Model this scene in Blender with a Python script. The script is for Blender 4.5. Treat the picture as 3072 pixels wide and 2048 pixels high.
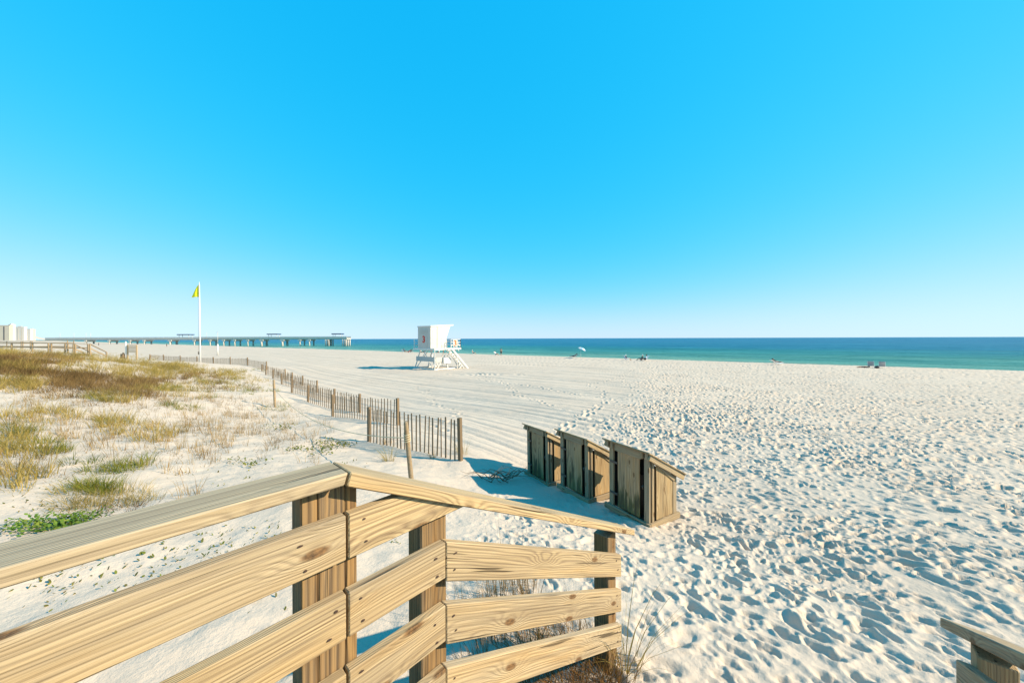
import bpy, bmesh, math, random
import numpy as np
from mathutils import Vector, Matrix

# ------------------------------------------------------------------ camera, sky, sun
sc = bpy.context.scene
for o in list(bpy.data.objects):
    bpy.data.objects.remove(o)
COL = sc.collection
R = math.radians
random.seed(7)
rng = np.random.default_rng(7)

F = 1050.0          # focal length in pixels of the 3072 px wide photograph
ZC = 5.5            # eye height above the sea
cam_d = bpy.data.cameras.new("camera")
cam_d.sensor_width = 36.0
cam_d.lens = 36.0 * F / 3072.0
cam_d.shift_y = -9.0 / 3072.0
cam_d.clip_start = 0.05
cam_d.clip_end = 60000.0
cam = bpy.data.objects.new("camera", cam_d)
cam.matrix_world = Matrix.Translation((0, 0, ZC)) @ Matrix.Rotation(R(90), 4, 'X') @ Matrix.Rotation(R(-0.186), 4, 'Z')
COL.objects.link(cam)
sc.camera = cam

SUN_AZ, SUN_EL = 99.0, 31.0     # clockwise from the view direction (+Y)
world = bpy.data.worlds.new("World")
sc.world = world
world.use_nodes = True
wn = world.node_tree
bg = wn.nodes["Background"]
sky = wn.nodes.new("ShaderNodeTexSky")
sky.sky_type = 'NISHITA'
sky.sun_disc = False
sky.sun_elevation = R(SUN_EL)
sky.sun_rotation = R(SUN_AZ)
sky.altitude = 0
sky.air_density = 1.0
sky.dust_density = 0.0
sky.ozone_density = 4.0
# one colour grade over the whole sky (a vivid, evenly exposed print): per-channel power curves
sp3 = wn.nodes.new("ShaderNodeSeparateColor")
cb3 = wn.nodes.new("ShaderNodeCombineColor")
wn.links.new(sky.outputs[0], sp3.inputs[0])


def _wm(op, a_, b_):
    nd = wn.nodes.new("ShaderNodeMath")
    nd.operation = op
    for i_, v_ in enumerate((a_, b_)):
        if hasattr(v_, "is_output"):
            wn.links.new(v_, nd.inputs[i_])
        else:
            nd.inputs[i_].default_value = v_
    return nd.outputs[0]


_r, _g, _b = sp3.outputs[0], sp3.outputs[1], sp3.outputs[2]
_r3 = _wm('POWER', _r, 2.6)
_r = _wm('MULTIPLY', _wm('DIVIDE', _r3, _wm('ADD', _r3, 27.0)), 3.3)
_g = _wm('MULTIPLY', _wm('POWER', _g, 0.33), 2.02)
_b = _wm('MULTIPLY', _wm('POWER', _b, 0.12), 3.75)
for i_, v_ in enumerate((_r, _g, _b)):
    wn.links.new(v_, cb3.inputs[i_])
wn.links.new(cb3.outputs[0], bg.inputs[0])
bg.inputs[1].default_value = 0.12

sun_d = bpy.data.lights.new("sun", 'SUN')
sun_d.energy = 4.8
sun_d.angle = R(0.5)
sun_d.color = (1.0, 0.82, 0.58)
sun = bpy.data.objects.new("sun", sun_d)
sv = Vector((math.sin(R(SUN_AZ)) * math.cos(R(SUN_EL)), math.cos(R(SUN_AZ)) * math.cos(R(SUN_EL)), math.sin(R(SUN_EL))))
sun.rotation_euler = sv.to_track_quat('Z', 'Y').to_euler()
sun.location = (30, -5, 30)
COL.objects.link(sun)

vs = sc.view_settings
vs.view_transform = 'Standard'
vs.look = 'None'
vs.exposure = 0.95
vs.gamma = 1.0
vs.use_curve_mapping = False
sc.render.engine = 'CYCLES'
sc.cycles.max_bounces = 6
sc.cycles.diffuse_bounces = 3


# ------------------------------------------------------------------ helpers
def hy(px):
    return 1015.0 - (px - 1536.0) * 0.00325


def at(px, py, D):
    """point seen at a photo pixel at depth D, in metres"""
    return Vector(((px - 1536.0) / F * D, D, ZC - (py - hy(px)) / F * D))


def new_mat(name):
    m = bpy.data.materials.new(name)
    m.use_nodes = True
    nt = m.node_tree
    return m, nt, nt.nodes["Principled BSDF"]


class NB:
    """tiny node builder"""
    def __init__(self, nt):
        self.nt = nt

    def n(self, t, **kw):
        nd = self.nt.nodes.new(t)
        for k, v in kw.items():
            if k.startswith("i_"):
                key = k[2:]
                key = int(key) if key.isdigit() else key.replace("_", " ")
                s = nd.inputs[key]
                if hasattr(v, "is_output"):
                    self.nt.links.new(v, s)
                else:
                    s.default_value = v
            else:
                setattr(nd, k, v)
        return nd

    def math(self, op, a, b=None, c=None, clamp=False):
        nd = self.nt.nodes.new("ShaderNodeMath")
        nd.operation = op
        nd.use_clamp = clamp
        for i, v in enumerate((a, b, c)):
            if v is None:
                continue
            if hasattr(v, "is_output"):
                self.nt.links.new(v, nd.inputs[i])
            else:
                nd.inputs[i].default_value = v
        return nd.outputs[0]

    def mix(self, fac, a, b, blend='MIX'):
        nd = self.nt.nodes.new("ShaderNodeMix")
        nd.data_type = 'RGBA'
        nd.blend_type = blend
        for s, v in ((nd.inputs[0], fac), (nd.inputs[6], a), (nd.inputs[7], b)):
            if hasattr(v, "is_output"):
                self.nt.links.new(v, s)
            else:
                s.default_value = v if not isinstance(v, tuple) else (v + (1,) if len(v) == 3 else v)
        return nd.outputs[2]

    def ramp(self, fac, stops, interp='LINEAR'):
        nd = self.nt.nodes.new("ShaderNodeValToRGB")
        nd.color_ramp.interpolation = interp
        el = nd.color_ramp.elements
        while len(el) < len(stops):
            el.new(0.5)
        for e, (p, c) in zip(el, stops):
            e.position = p
            e.color = c + (1,) if len(c) == 3 else c
        self.nt.links.new(fac, nd.inputs[0])
        return nd.outputs[0]

    def mapping(self, vec, scale, loc=(0, 0, 0)):
        nd = self.nt.nodes.new("ShaderNodeMapping")
        nd.inputs["Scale"].default_value = scale
        if hasattr(loc, "is_output"):
            self.nt.links.new(loc, nd.inputs["Location"])
        else:
            nd.inputs["Location"].default_value = loc
        self.nt.links.new(vec, nd.inputs["Vector"])
        return nd.outputs[0]

    def noise(self, vec, scale, detail=3.0, rough=0.55):
        nd = self.nt.nodes.new("ShaderNodeTexNoise")
        nd.inputs["Scale"].default_value = scale
        nd.inputs["Detail"].default_value = detail
        nd.inputs["Roughness"].default_value = rough
        self.nt.links.new(vec, nd.inputs["Vector"])
        return nd.outputs[0]

    def bump(self, h, strength, dist, bsdf):
        nd = self.nt.nodes.new("ShaderNodeBump")
        nd.inputs["Strength"].default_value = strength
        nd.inputs["Distance"].default_value = dist
        self.nt.links.new(h, nd.inputs["Height"])
        self.nt.links.new(nd.outputs[0], bsdf.inputs["Normal"])


def wood(name, light, dark, grey=(0.33, 0.29, 0.225), grey_top=0.8, grey_all=0.12, pitch=0.013, knot=14.0, stain=None, contrast=1.0):
    """weathered pine; the board's length runs along its own X axis"""
    m, nt, b = new_mat(name)
    k = NB(nt)
    tc = k.n("ShaderNodeTexCoord").outputs["Object"]
    rnd = k.n("ShaderNodeObjectInfo").outputs["Random"]
    off = k.n("ShaderNodeCombineXYZ", i_0=k.math('MULTIPLY', rnd, 37.0), i_1=k.math('MULTIPLY', rnd, 11.0), i_2=k.math('MULTIPLY', rnd, 5.3)).outputs[0]
    p1 = k.mapping(tc, (1.3, 6.0, 6.0), off)
    warp = k.noise(p1, 1.0, 2.0)
    sxk = k.n("ShaderNodeSeparateXYZ")
    nt.links.new(tc, sxk.inputs[0])
    kx = k.math('MULTIPLY_ADD', sxk.outputs[0], 1.9, k.math('MULTIPLY', rnd, 37.0))
    kz = k.math('MULTIPLY_ADD', k.math('ADD', sxk.outputs[2], sxk.outputs[1]), 5.2, k.math('MULTIPLY', rnd, 19.0))
    pk = k.n("ShaderNodeCombineXYZ", i_0=kx, i_1=kz).outputs[0]
    vo = k.n("ShaderNodeTexVoronoi", voronoi_dimensions='2D')
    nt.links.new(pk, vo.inputs["Vector"])
    vo.inputs["Scale"].default_value = 1.0
    vo.inputs["Randomness"].default_value = 1.0
    d = vo.outputs["Distance"]
    kn = k.math('POWER', 2.718, k.math('MULTIPLY', k.math('MULTIPLY', d, d), -30.0))
    sx = k.n("ShaderNodeSeparateXYZ")
    nt.links.new(tc, sx.inputs[0])
    cross = k.math('ADD', k.math('MULTIPLY', sx.outputs[2], 1.0), k.math('MULTIPLY', sx.outputs[1], 1.7))
    ph = k.math('MULTIPLY', cross, 6.283 / pitch)
    warp2 = k.noise(k.mapping(tc, (0.45, 22.0, 22.0), off), 1.0, 2.0)
    ph = k.math('ADD', ph, k.math('MULTIPLY', warp, 26.0))
    ph = k.math('ADD', ph, k.math('MULTIPLY', warp2, 16.0))
    ph = k.math('ADD', ph, k.math('MULTIPLY', kn, knot))
    s = k.math('MULTIPLY_ADD', k.math('SINE', ph), 0.5, 0.5)
    s = k.math('POWER', s, 1.8)
    pf = k.mapping(tc, (2.2, 190.0, 190.0), off)
    fib = k.noise(pf, 1.0, 3.0, 0.65)
    pb = k.mapping(tc, (1.1, 8.0, 9.0), off)
    blot = k.noise(pb, 1.0, 3.0)
    soft = k.math('MULTIPLY', s, k.math('MULTIPLY_ADD', blot, 2.6, -0.75, clamp=True), clamp=True)
    f = k.math('MULTIPLY', k.math('ADD', k.math('MULTIPLY', soft, 1.05), k.math('MULTIPLY_ADD', fib, 1.9, -0.78)), contrast, clamp=True)
    col = k.mix(f, light, dark)
    # tan to straw variation along the board, and between boards
    tint = k.ramp(blot, [(0.28, (0.72, 0.58, 0.40)), (0.42, (1.0, 0.92, 0.80)), (0.55, (1, 1, 1)), (0.70, (0.80, 0.74, 0.62))])
    col = k.mix(0.9, col, tint, 'MULTIPLY')
    val = k.n("ShaderNodeHueSaturation")
    nt.links.new(col, val.inputs["Color"])
    nt.links.new(k.math('MULTIPLY_ADD', rnd, 0.30, 0.80), val.inputs["Value"])
    col = val.outputs[0]
    # silvered upper faces
    geo = k.n("ShaderNodeNewGeometry")
    sn = k.n("ShaderNodeSeparateXYZ")
    nt.links.new(geo.outputs["Normal"], sn.inputs[0])
    up = k.math('GREATER_THAN', sn.outputs[2], 0.5)
    gmix = k.math('MULTIPLY_ADD', up, grey_top - grey_all, grey_all)
    gmix = k.math('MULTIPLY', gmix, k.math('MULTIPLY_ADD', blot, 2.4, -0.35, clamp=True))
    gmix = k.math('MULTIPLY', gmix, k.math('MULTIPLY_ADD', k.math('FRACT', k.math('MULTIPLY', rnd, 7.31)), 0.9, 0.55), clamp=True)
    gcol = k.mix(fib, (grey[0] * 1.7, grey[1] * 1.7, grey[2] * 1.7), (grey[0] * 0.25, grey[1] * 0.25, grey[2] * 0.25))
    col = k.mix(gmix, col, gcol)
    # long grey-brown weather streaks
    wst = k.noise(k.mapping(tc, (0.8, 30.0, 30.0), off), 1.0, 3.0, 0.6)
    col = k.mix(k.math('MULTIPLY', k.math('MULTIPLY_ADD', wst, 6.0, -3.1, clamp=True), 0.55), col, (0.19, 0.145, 0.095))
    # drying checks: thin dark splits along the grain
    pc = k.mapping(tc, (1.6, 60.0, 60.0), off)
    chk = k.noise(pc, 1.0, 1.0)
    cf = k.math('MULTIPLY', k.math('MULTIPLY_ADD', chk, 22.0, -15.2, clamp=True), 0.8)
    col = k.mix(cf, col, (0.05, 0.035, 0.02))
    # knots
    kf = k.math('MULTIPLY_ADD', kn, 7.0, -5.4, clamp=True)
    kgate = k.math('GREATER_THAN', k.n("ShaderNodeSeparateColor", i_0=vo.outputs["Color"]).outputs[0], 0.25)
    kf = k.math('MULTIPLY', kf, kgate)
    kcol = k.mix(k.math('MULTIPLY_ADD', k.noise(tc, 90.0, 2.0), 3.0, -1.0, clamp=True), (0.20, 0.10, 0.035), (0.05, 0.025, 0.012))
    col = k.mix(k.math('MULTIPLY', kf, 0.85), col, kcol)
    if stain:
        # algae reaching up from the foot (the panel's X axis points up)
        ps = k.mapping(tc, (2.5, 22.0, 22.0), off)
        ns = k.noise(ps, 1.0, 4.0)
        hgt = k.math('SUBTRACT', k.math('MULTIPLY_ADD', ns, 1.7, -0.45), sx.outputs[0])
        sf = k.math('MULTIPLY', hgt, 4.0, clamp=True)
        col = k.mix(k.math('MULTIPLY', sf, 0.85), col, k.mix(k.math('MULTIPLY_ADD', ns, 5.0, -2.2, clamp=True), stain, (0.022, 0.024, 0.014)))
    nt.links.new(col, b.inputs["Base Color"])
    b.inputs["Roughness"].default_value = 0.75
    b.inputs["Specular IOR Level"].default_value = 0.25
    hgt2 = k.math('ADD', k.math('MULTIPLY', s, -0.5), k.math('ADD', fib, k.math('MULTIPLY', cf, -2.0)))
    k.bump(hgt2, 0.8, 0.0022, b)
    return m


def plain(name, col, rough=0.6, var=0.15, scale=6.0, metal=0.0, bump=0.0):
    m, nt, b = new_mat(name)
    k = NB(nt)
    tc = k.n("ShaderNodeTexCoord").outputs["Object"]
    nz = k.noise(tc, scale, 4.0)
    lo = tuple(c * (1 - var) for c in col)
    hi = tuple(min(1, c * (1 + var)) for c in col)
    nt.links.new(k.ramp(nz, [(0.3, lo), (0.7, hi)]), b.inputs["Base Color"])
    b.inputs["Roughness"].default_value = rough
    b.inputs["Metallic"].default_value = metal
    if bump:
        k.bump(nz, bump, 0.01, b)
    return m


def blade_mat(name, cols, scale=9.0):
    m, nt, b = new_mat(name)
    k = NB(nt)
    geo = k.n("ShaderNodeNewGeometry")
    rp = geo.outputs["Random Per Island"]
    n = len(cols)
    col = k.ramp(rp, [((i + 0.5) / n, c) for i, c in enumerate(cols)])
    nz = k.noise(geo.outputs["Position"], 0.8, 2.0)
    col = k.mix(k.math('MULTIPLY_ADD', nz, 3.4, -1.5, clamp=True), col, tuple(c * 0.6 for c in cols[1]))
    nt.links.new(col, b.inputs["Base Color"])
    b.inputs["Roughness"].default_value = 0.6
    b.inputs["Specular IOR Level"].default_value = 0.2
    tr = k.n("ShaderNodeBsdfTranslucent")
    nt.links.new(col, tr.inputs["Color"])
    mx = k.n("ShaderNodeMixShader")
    mx.inputs[0].default_value = 0.3
    nt.links.new(b.outputs[0], mx.inputs[1])
    nt.links.new(tr.outputs[0], mx.inputs[2])
    nt.links.new(mx.outputs[0], nt.nodes["Material Output"].inputs[0])
    return m


def tag(o, label=None, cat=None, group=None, kind=None):
    if label:
        o["label"] = label
    if cat:
        o["category"] = cat
    if group:
        o["group"] = group
    if kind:
        o["kind"] = kind
    return o


def empty(name, loc, label, cat, group=None, rz=0.0):
    o = bpy.data.objects.new(name, None)
    o.location = loc
    o.rotation_euler = (0, 0, rz)
    o.empty_display_size = 0.2
    COL.objects.link(o)
    return tag(o, label, cat, group)


def link_mesh(name, me, mat, parent=None, M=None, world_space=True):
    """M is a world matrix unless world_space is False (then relative to the parent)"""
    if mat is not None and not me.materials:
        me.materials.append(mat)
    o = bpy.data.objects.new(name, me)
    COL.objects.link(o)
    if parent is not None:
        o.parent = parent
        if M is not None:
            if world_space:
                P = Matrix.Identity(4)
                chain = []
                q = parent
                while q is not None:
                    chain.append(q)
                    q = q.parent
                for q in reversed(chain):
                    P = P @ q.matrix_parent_inverse @ q.matrix_basis
                o.matrix_basis = P.inverted() @ M
            else:
                o.matrix_basis = M
    elif M is not None:
        o.matrix_basis = M
    return o


def mesh_np(name, verts, faces, smooth=False):
    """verts (n,3), faces (m,3) or (m,4) arrays"""
    me = bpy.data.meshes.new(name)
    verts = np.asarray(verts, dtype=np.float32)
    faces = np.asarray(faces, dtype=np.int32)
    n, kk = faces.shape
    me.vertices.add(len(verts))
    me.vertices.foreach_set("co", verts.ravel())
    me.loops.add(n * kk)
    me.loops.foreach_set("vertex_index", faces.ravel())
    me.polygons.add(n)
    me.polygons.foreach_set("loop_start", np.arange(0, n * kk, kk, dtype=np.int32))
    me.polygons.foreach_set("loop_total", np.full(n, kk, dtype=np.int32))
    if smooth:
        me.polygons.foreach_set("use_smooth", np.ones(n, dtype=bool))
    me.update(calc_edges=True)
    return me


def prism_mesh(name, prof, th, bev=0.003, y0=None):
    """profile (x,z) extruded along Y from y0 to y0+th (default centred), arrises eased"""
    bm = bmesh.new()
    if y0 is None:
        y0 = -th / 2
    va = [bm.verts.new((x, y0, z)) for x, z in prof]
    vb = [bm.verts.new((x, y0 + th, z)) for x, z in prof]
    n = len(prof)
    bm.faces.new(va)
    bm.faces.new(vb[::-1])
    for i in range(n):
        j = (i + 1) % n
        bm.faces.new((va[j], va[i], vb[i], vb[j]))
    bmesh.ops.recalc_face_normals(bm, faces=bm.faces)
    if bev:
        bmesh.ops.bevel(bm, geom=list(bm.edges), offset=bev, segments=1, affect='EDGES', clamp_overlap=True)
    me = bpy.data.meshes.new(name)
    bm.to_mesh(me)
    bm.free()
    return me


def frame(origin, ex, ey=None, ez=None):
    ex = Vector(ex).normalized()
    if ez is None:
        ey = Vector(ey).normalized()
        ez = ex.cross(ey).normalized()
        ey = ez.cross(ex)
    else:
        ez = Vector(ez).normalized()
        ey = ez.cross(ex).normalized()
        ez = ex.cross(ey)
    return Matrix(((ex.x, ey.x, ez.x, origin[0]), (ex.y, ey.y, ez.y, origin[1]), (ex.z, ey.z, ez.z, origin[2]), (0, 0, 0, 1)))


def beam(name, p0, p1, w, h, mat, parent=None, up=(0, 0, 1), bev=0.003):
    """a straight timber from p0 to p1: w across, h along 'up'; length on local X"""
    p0, p1 = Vector(p0), Vector(p1)
    L = (p1 - p0).length
    me = prism_mesh(name, [(-L / 2, -h / 2), (L / 2, -h / 2), (L / 2, h / 2), (-L / 2, h / 2)], w, min(bev, w * 0.2, h * 0.2))
    up = Vector(up)
    if abs((p1 - p0).normalized().dot(up)) > 0.98:
        up = Vector((0, 1, 0))
    M = frame((p0 + p1) / 2, p1 - p0, ez=up - (p1 - p0).normalized() * up.dot((p1 - p0).normalized()))
    return link_mesh(name, me, mat, parent, M)


def tube_data(pts, r, n=6, cap=True):
    pts = [Vector(p) for p in pts]
    V, Fc = [], []
    rs = r if isinstance(r, (list, tuple)) else [r] * len(pts)
    for i, p in enumerate(pts):
        t = (pts[min(i + 1, len(pts) - 1)] - pts[max(i - 1, 0)]).normalized()
        a = t.cross(Vector((0, 0, 1)))
        if a.length < 0.05:
            a = t.cross(Vector((0, 1, 0)))
        a.normalize()
        b = t.cross(a)
        for j in range(n):
            th = 2 * math.pi * j / n
            V.append(p + (a * math.cos(th) + b * math.sin(th)) * rs[i])
    for i in range(len(pts) - 1):
        for j in range(n):
            k = (j + 1) % n
            Fc.append((i * n + j, i * n + k, (i + 1) * n + k, (i + 1) * n + j))
    if cap:
        Fc.append(tuple(range(n))[::-1])
        Fc.append(tuple(range((len(pts) - 1) * n, len(pts) * n)))
    return V, Fc


def tube(name, pts, r, mat, parent=None, n=6, smooth=True):
    o0 = Vector(pts[0])
    V, Fc = tube_data([Vector(p) - o0 for p in pts], r, n)
    me = bpy.data.meshes.new(name)
    me.from_pydata(V, [], Fc)
    if smooth:
        for p in me.polygons:
            p.use_smooth = len(p.vertices) == 4
    return link_mesh(name, me, mat, parent, Matrix.Translation(o0))


def box(name, lo, hi, mat, parent=None, M=None, bev=0.0):
    """axis aligned in the frame M (world if None)"""
    c = [(a + b) / 2 for a, b in zip(lo, hi)]
    s = [(b - a) / 2 for a, b in zip(lo, hi)]
    me = prism_mesh(name, [(-s[0], -s[2]), (s[0], -s[2]), (s[0], s[2]), (-s[0], s[2])], s[1] * 2, bev)
    T = Matrix.Translation(c)
    return link_mesh(name, me, mat, parent, (M @ T) if M is not None else T)


# ------------------------------------------------------------------ terrain heights
def hsh(ix, iy, seed):
    h = (ix.astype(np.int64) * 374761393 + iy.astype(np.int64) * 668265263 + seed * 982451653) & 0x7fffffff
    h = ((h ^ (h >> 13)) * 1274126177) & 0x7fffffff
    h = ((h ^ (h >> 16)) * 1103515245 + 12345) & 0x7fffffff
    return ((h >> 8) & 0xffff) / 65535.0


def vnoise(x, y, seed=0):
    ix, iy = np.floor(x), np.floor(y)
    fx, fy = x - ix, y - iy
    fx = fx * fx * (3 - 2 * fx)
    fy = fy * fy * (3 - 2 * fy)
    a = hsh(ix, iy, seed)
    b = hsh(ix + 1, iy, seed)
    c = hsh(ix, iy + 1, seed)
    d = hsh(ix + 1, iy + 1, seed)
    return a + (b - a) * fx + (c - a) * fy + (a - b - c + d) * fx * fy


def fbm(x, y, seed=0, oct=4):
    v, a, t = 0.0, 1.0, 0.0
    for i in range(oct):
        v = v + a * vnoise(x * 2 ** i, y * 2 ** i, seed + 17 * i)
        t += a
        a *= 0.5
    return v / t


def sstep(a, b, x):
    t = np.clip((x - a) / (b - a), 0, 1)
    return t * t * (3 - 2 * t)


NX, NY = 0.589, 0.808       # seaward direction
CREST = 70.0                # berm crest, metres seaward of the camera


def profile(s):
    xs = np.array([-4000, -60, -12, -2, 5, 12, 30, 70, 76, 90, 130, 400])
    zs = np.array([-1.6, -1.4, -1.0, -1.4, -2.7, -3.2, -3.5, -4.1, -4.7, -5.65, -7.5, -10])
    return np.interp(s, xs, zs)


GP = [  # photo pixel and depth of points on the sand
    (1381, 1361, 8.04), (1107, 1324, 9.9), (1193, 1270, 12.2), (998, 1249, 14.5), (924, 1205, 18), (875, 1177, 21),
    (845, 1151, 25), (819, 1136, 28), (797, 1125, 31), (785, 1111, 35), (640, 1092, 43), (490, 1078, 49), (430, 1063, 56),
    (1945, 1585, 5.2), (1763, 1508, 6.25), (1640, 1462, 7.3), (2028, 1543, 5.75), (1562, 1430, 8.0),
    (1335, 1400, 7.9), (1220, 1448, 6.4),
    (1815, 1990, 2.5), (1150, 1630, 4.3), (1060, 1880, 2.85), (1400, 1760, 3.35),
    (2400, 1900, 2.9), (3000, 1400, 8.0), (2500, 1600, 5.0), (2500, 1200, 20.5), (2800, 1700, 3.9), (2100, 1300, 11.6),
    (600, 1087, 36), (0, 1050, 22), (150, 1058, 22), (300, 1066, 24), (120, 1090, 15.5), (300, 1110, 17), (300, 1200, 11.5),
    (0, 1200, 11.0), (0, 1300, 8.0), (0, 1500, 4.7), (250, 1400, 6.2), (500, 1150, 18), (600, 1250, 12.0), (700, 1350, 8.0),
    (850, 1400, 6.8), (500, 1450, 5.8), (200, 1750, 3.2), (600, 1700, 3.5), (800, 1290, 10.4), (750, 1180, 17.5),
    (1290, 1106, 42), (1450, 1180, 22), (1700, 1250, 14.2), (1500, 1330, 10.3),
]
_pts = [(at(*g).x, at(*g).y, at(*g).z - ZC) for g in GP]
_pts += [(0, -4, -2.3), (-5, -4, -2.2), (5, -4, -2.4), (-10, 1, -2.1), (10, 0, -2.9), (0, 0.3, -2.3), (0, -12, -2.0), (-20, -5, -1.6), (20, -5, -3.0),
         (-28, 6, -1.4), (20, 5, -3.1), (30, 15, -3.5), (-45, 22, -0.9), (-60, 45, -1.3), (0, 60, -3.8), (30, 40, -3.85), (-40, 80, -3.7)]
_P = np.array(_pts)


def _U(r2):
    return 0.5 * r2 * np.log(np.maximum(r2, 1e-9))


def _tps_fit():
    x, y = _P[:, 0], _P[:, 1]
    z = _P[:, 2] - profile(NX * x + NY * y)
    n = len(x)
    K = _U((x[:, None] - x) ** 2 + (y[:, None] - y) ** 2) + np.eye(n) * 1.2
    Q = np.c_[np.ones(n), x, y]
    A = np.block([[K, Q], [Q.T, np.zeros((3, 3))]])
    return np.linalg.solve(A, np.r_[z, 0, 0, 0])


_W = _tps_fit()


def H0(x, y):
    """large-scale height of the sand"""
    x = np.asarray(x, dtype=float)
    y = np.asarray(y, dtype=float)
    s = NX * x + NY * y + (fbm(x * 0.02, y * 0.02, 5, 2) - 0.5) * 6 * sstep(60, 200, np.hypot(x, y))
    z = profile(s)
    r = np.hypot(x, y)
    near = 1 - sstep(45, 85, r)
    m = near > 0
    if np.any(m):
        xm, ym = np.atleast_1d(x)[np.atleast_1d(m)], np.atleast_1d(y)[np.atleast_1d(m)]
        res = np.empty(len(xm))
        for i in range(0, len(xm), 100000):
            a, b = xm[i:i + 100000], ym[i:i + 100000]
            res[i:i + 100000] = _U((a[:, None] - _P[:, 0]) ** 2 + (b[:, None] - _P[:, 1]) ** 2) @ _W[:-3] + _W[-3] + _W[-2] * a + _W[-1] * b
        zz = np.atleast_1d(z).copy()
        nn = np.atleast_1d(near)
        mm = np.atleast_1d(m)
        zz[mm] += np.clip(res, -2.5, 2.5) * nn[mm]
        z = zz.reshape(x.shape)
    # far dunes are hummocky
    du = (1 - sstep(2, 10, s)) * sstep(14, 30, r)
    z = z + du * ((fbm(x * 0.09, y * 0.09, 3, 3) - 0.5) * 0.9)
    return z + ZC


def dune_mask(x, y):
    """1 on the vegetated side of the sand fence"""
    s = 0.66 * x + 0.75 * y + 0.0
    # fence runs from (-1.2,8) away to the upper left
    side = (x + 1.4) * 0.72 + (y - 8.0) * 0.69
    left = 1 - sstep(-0.3, 1.2, side)
    return left * (1 - sstep(-1.6, 0.3, x + 0.0 * s))


def dents(x, y, cell, seed, L, W, depth, bias, spread, prob):
    ix, iy = np.floor(x / cell), np.floor(y / cell)
    out = np.zeros_like(x)
    for dx in (-1, 0, 1):
        for dy in (-1, 0, 1):
            cx, cy = ix + dx, iy + dy
            on = hsh(cx, cy, seed + 4) < prob
            px = (cx + hsh(cx, cy, seed)) * cell
            py = (cy + hsh(cx, cy, seed + 1)) * cell
            a = bias + (hsh(cx, cy, seed + 2) - 0.5) * spread
            sc_ = 0.65 + 0.7 * hsh(cx, cy, seed + 3)
            ca, sa = np.cos(a), np.sin(a)
            u = ((x - px) * ca + (y - py) * sa) / (L * sc_)
            v = (-(x - px) * sa + (y - py) * ca) / (W * sc_)
            q = np.sqrt(u * u + v * v + 0.15 * u * u * v)
            d = -(1 - sstep(0.55, 1.0, q)) + 0.42 * np.exp(-((q - 1.3) / 0.33) ** 2)
            out += on * d * depth * sc_
    return out


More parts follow.
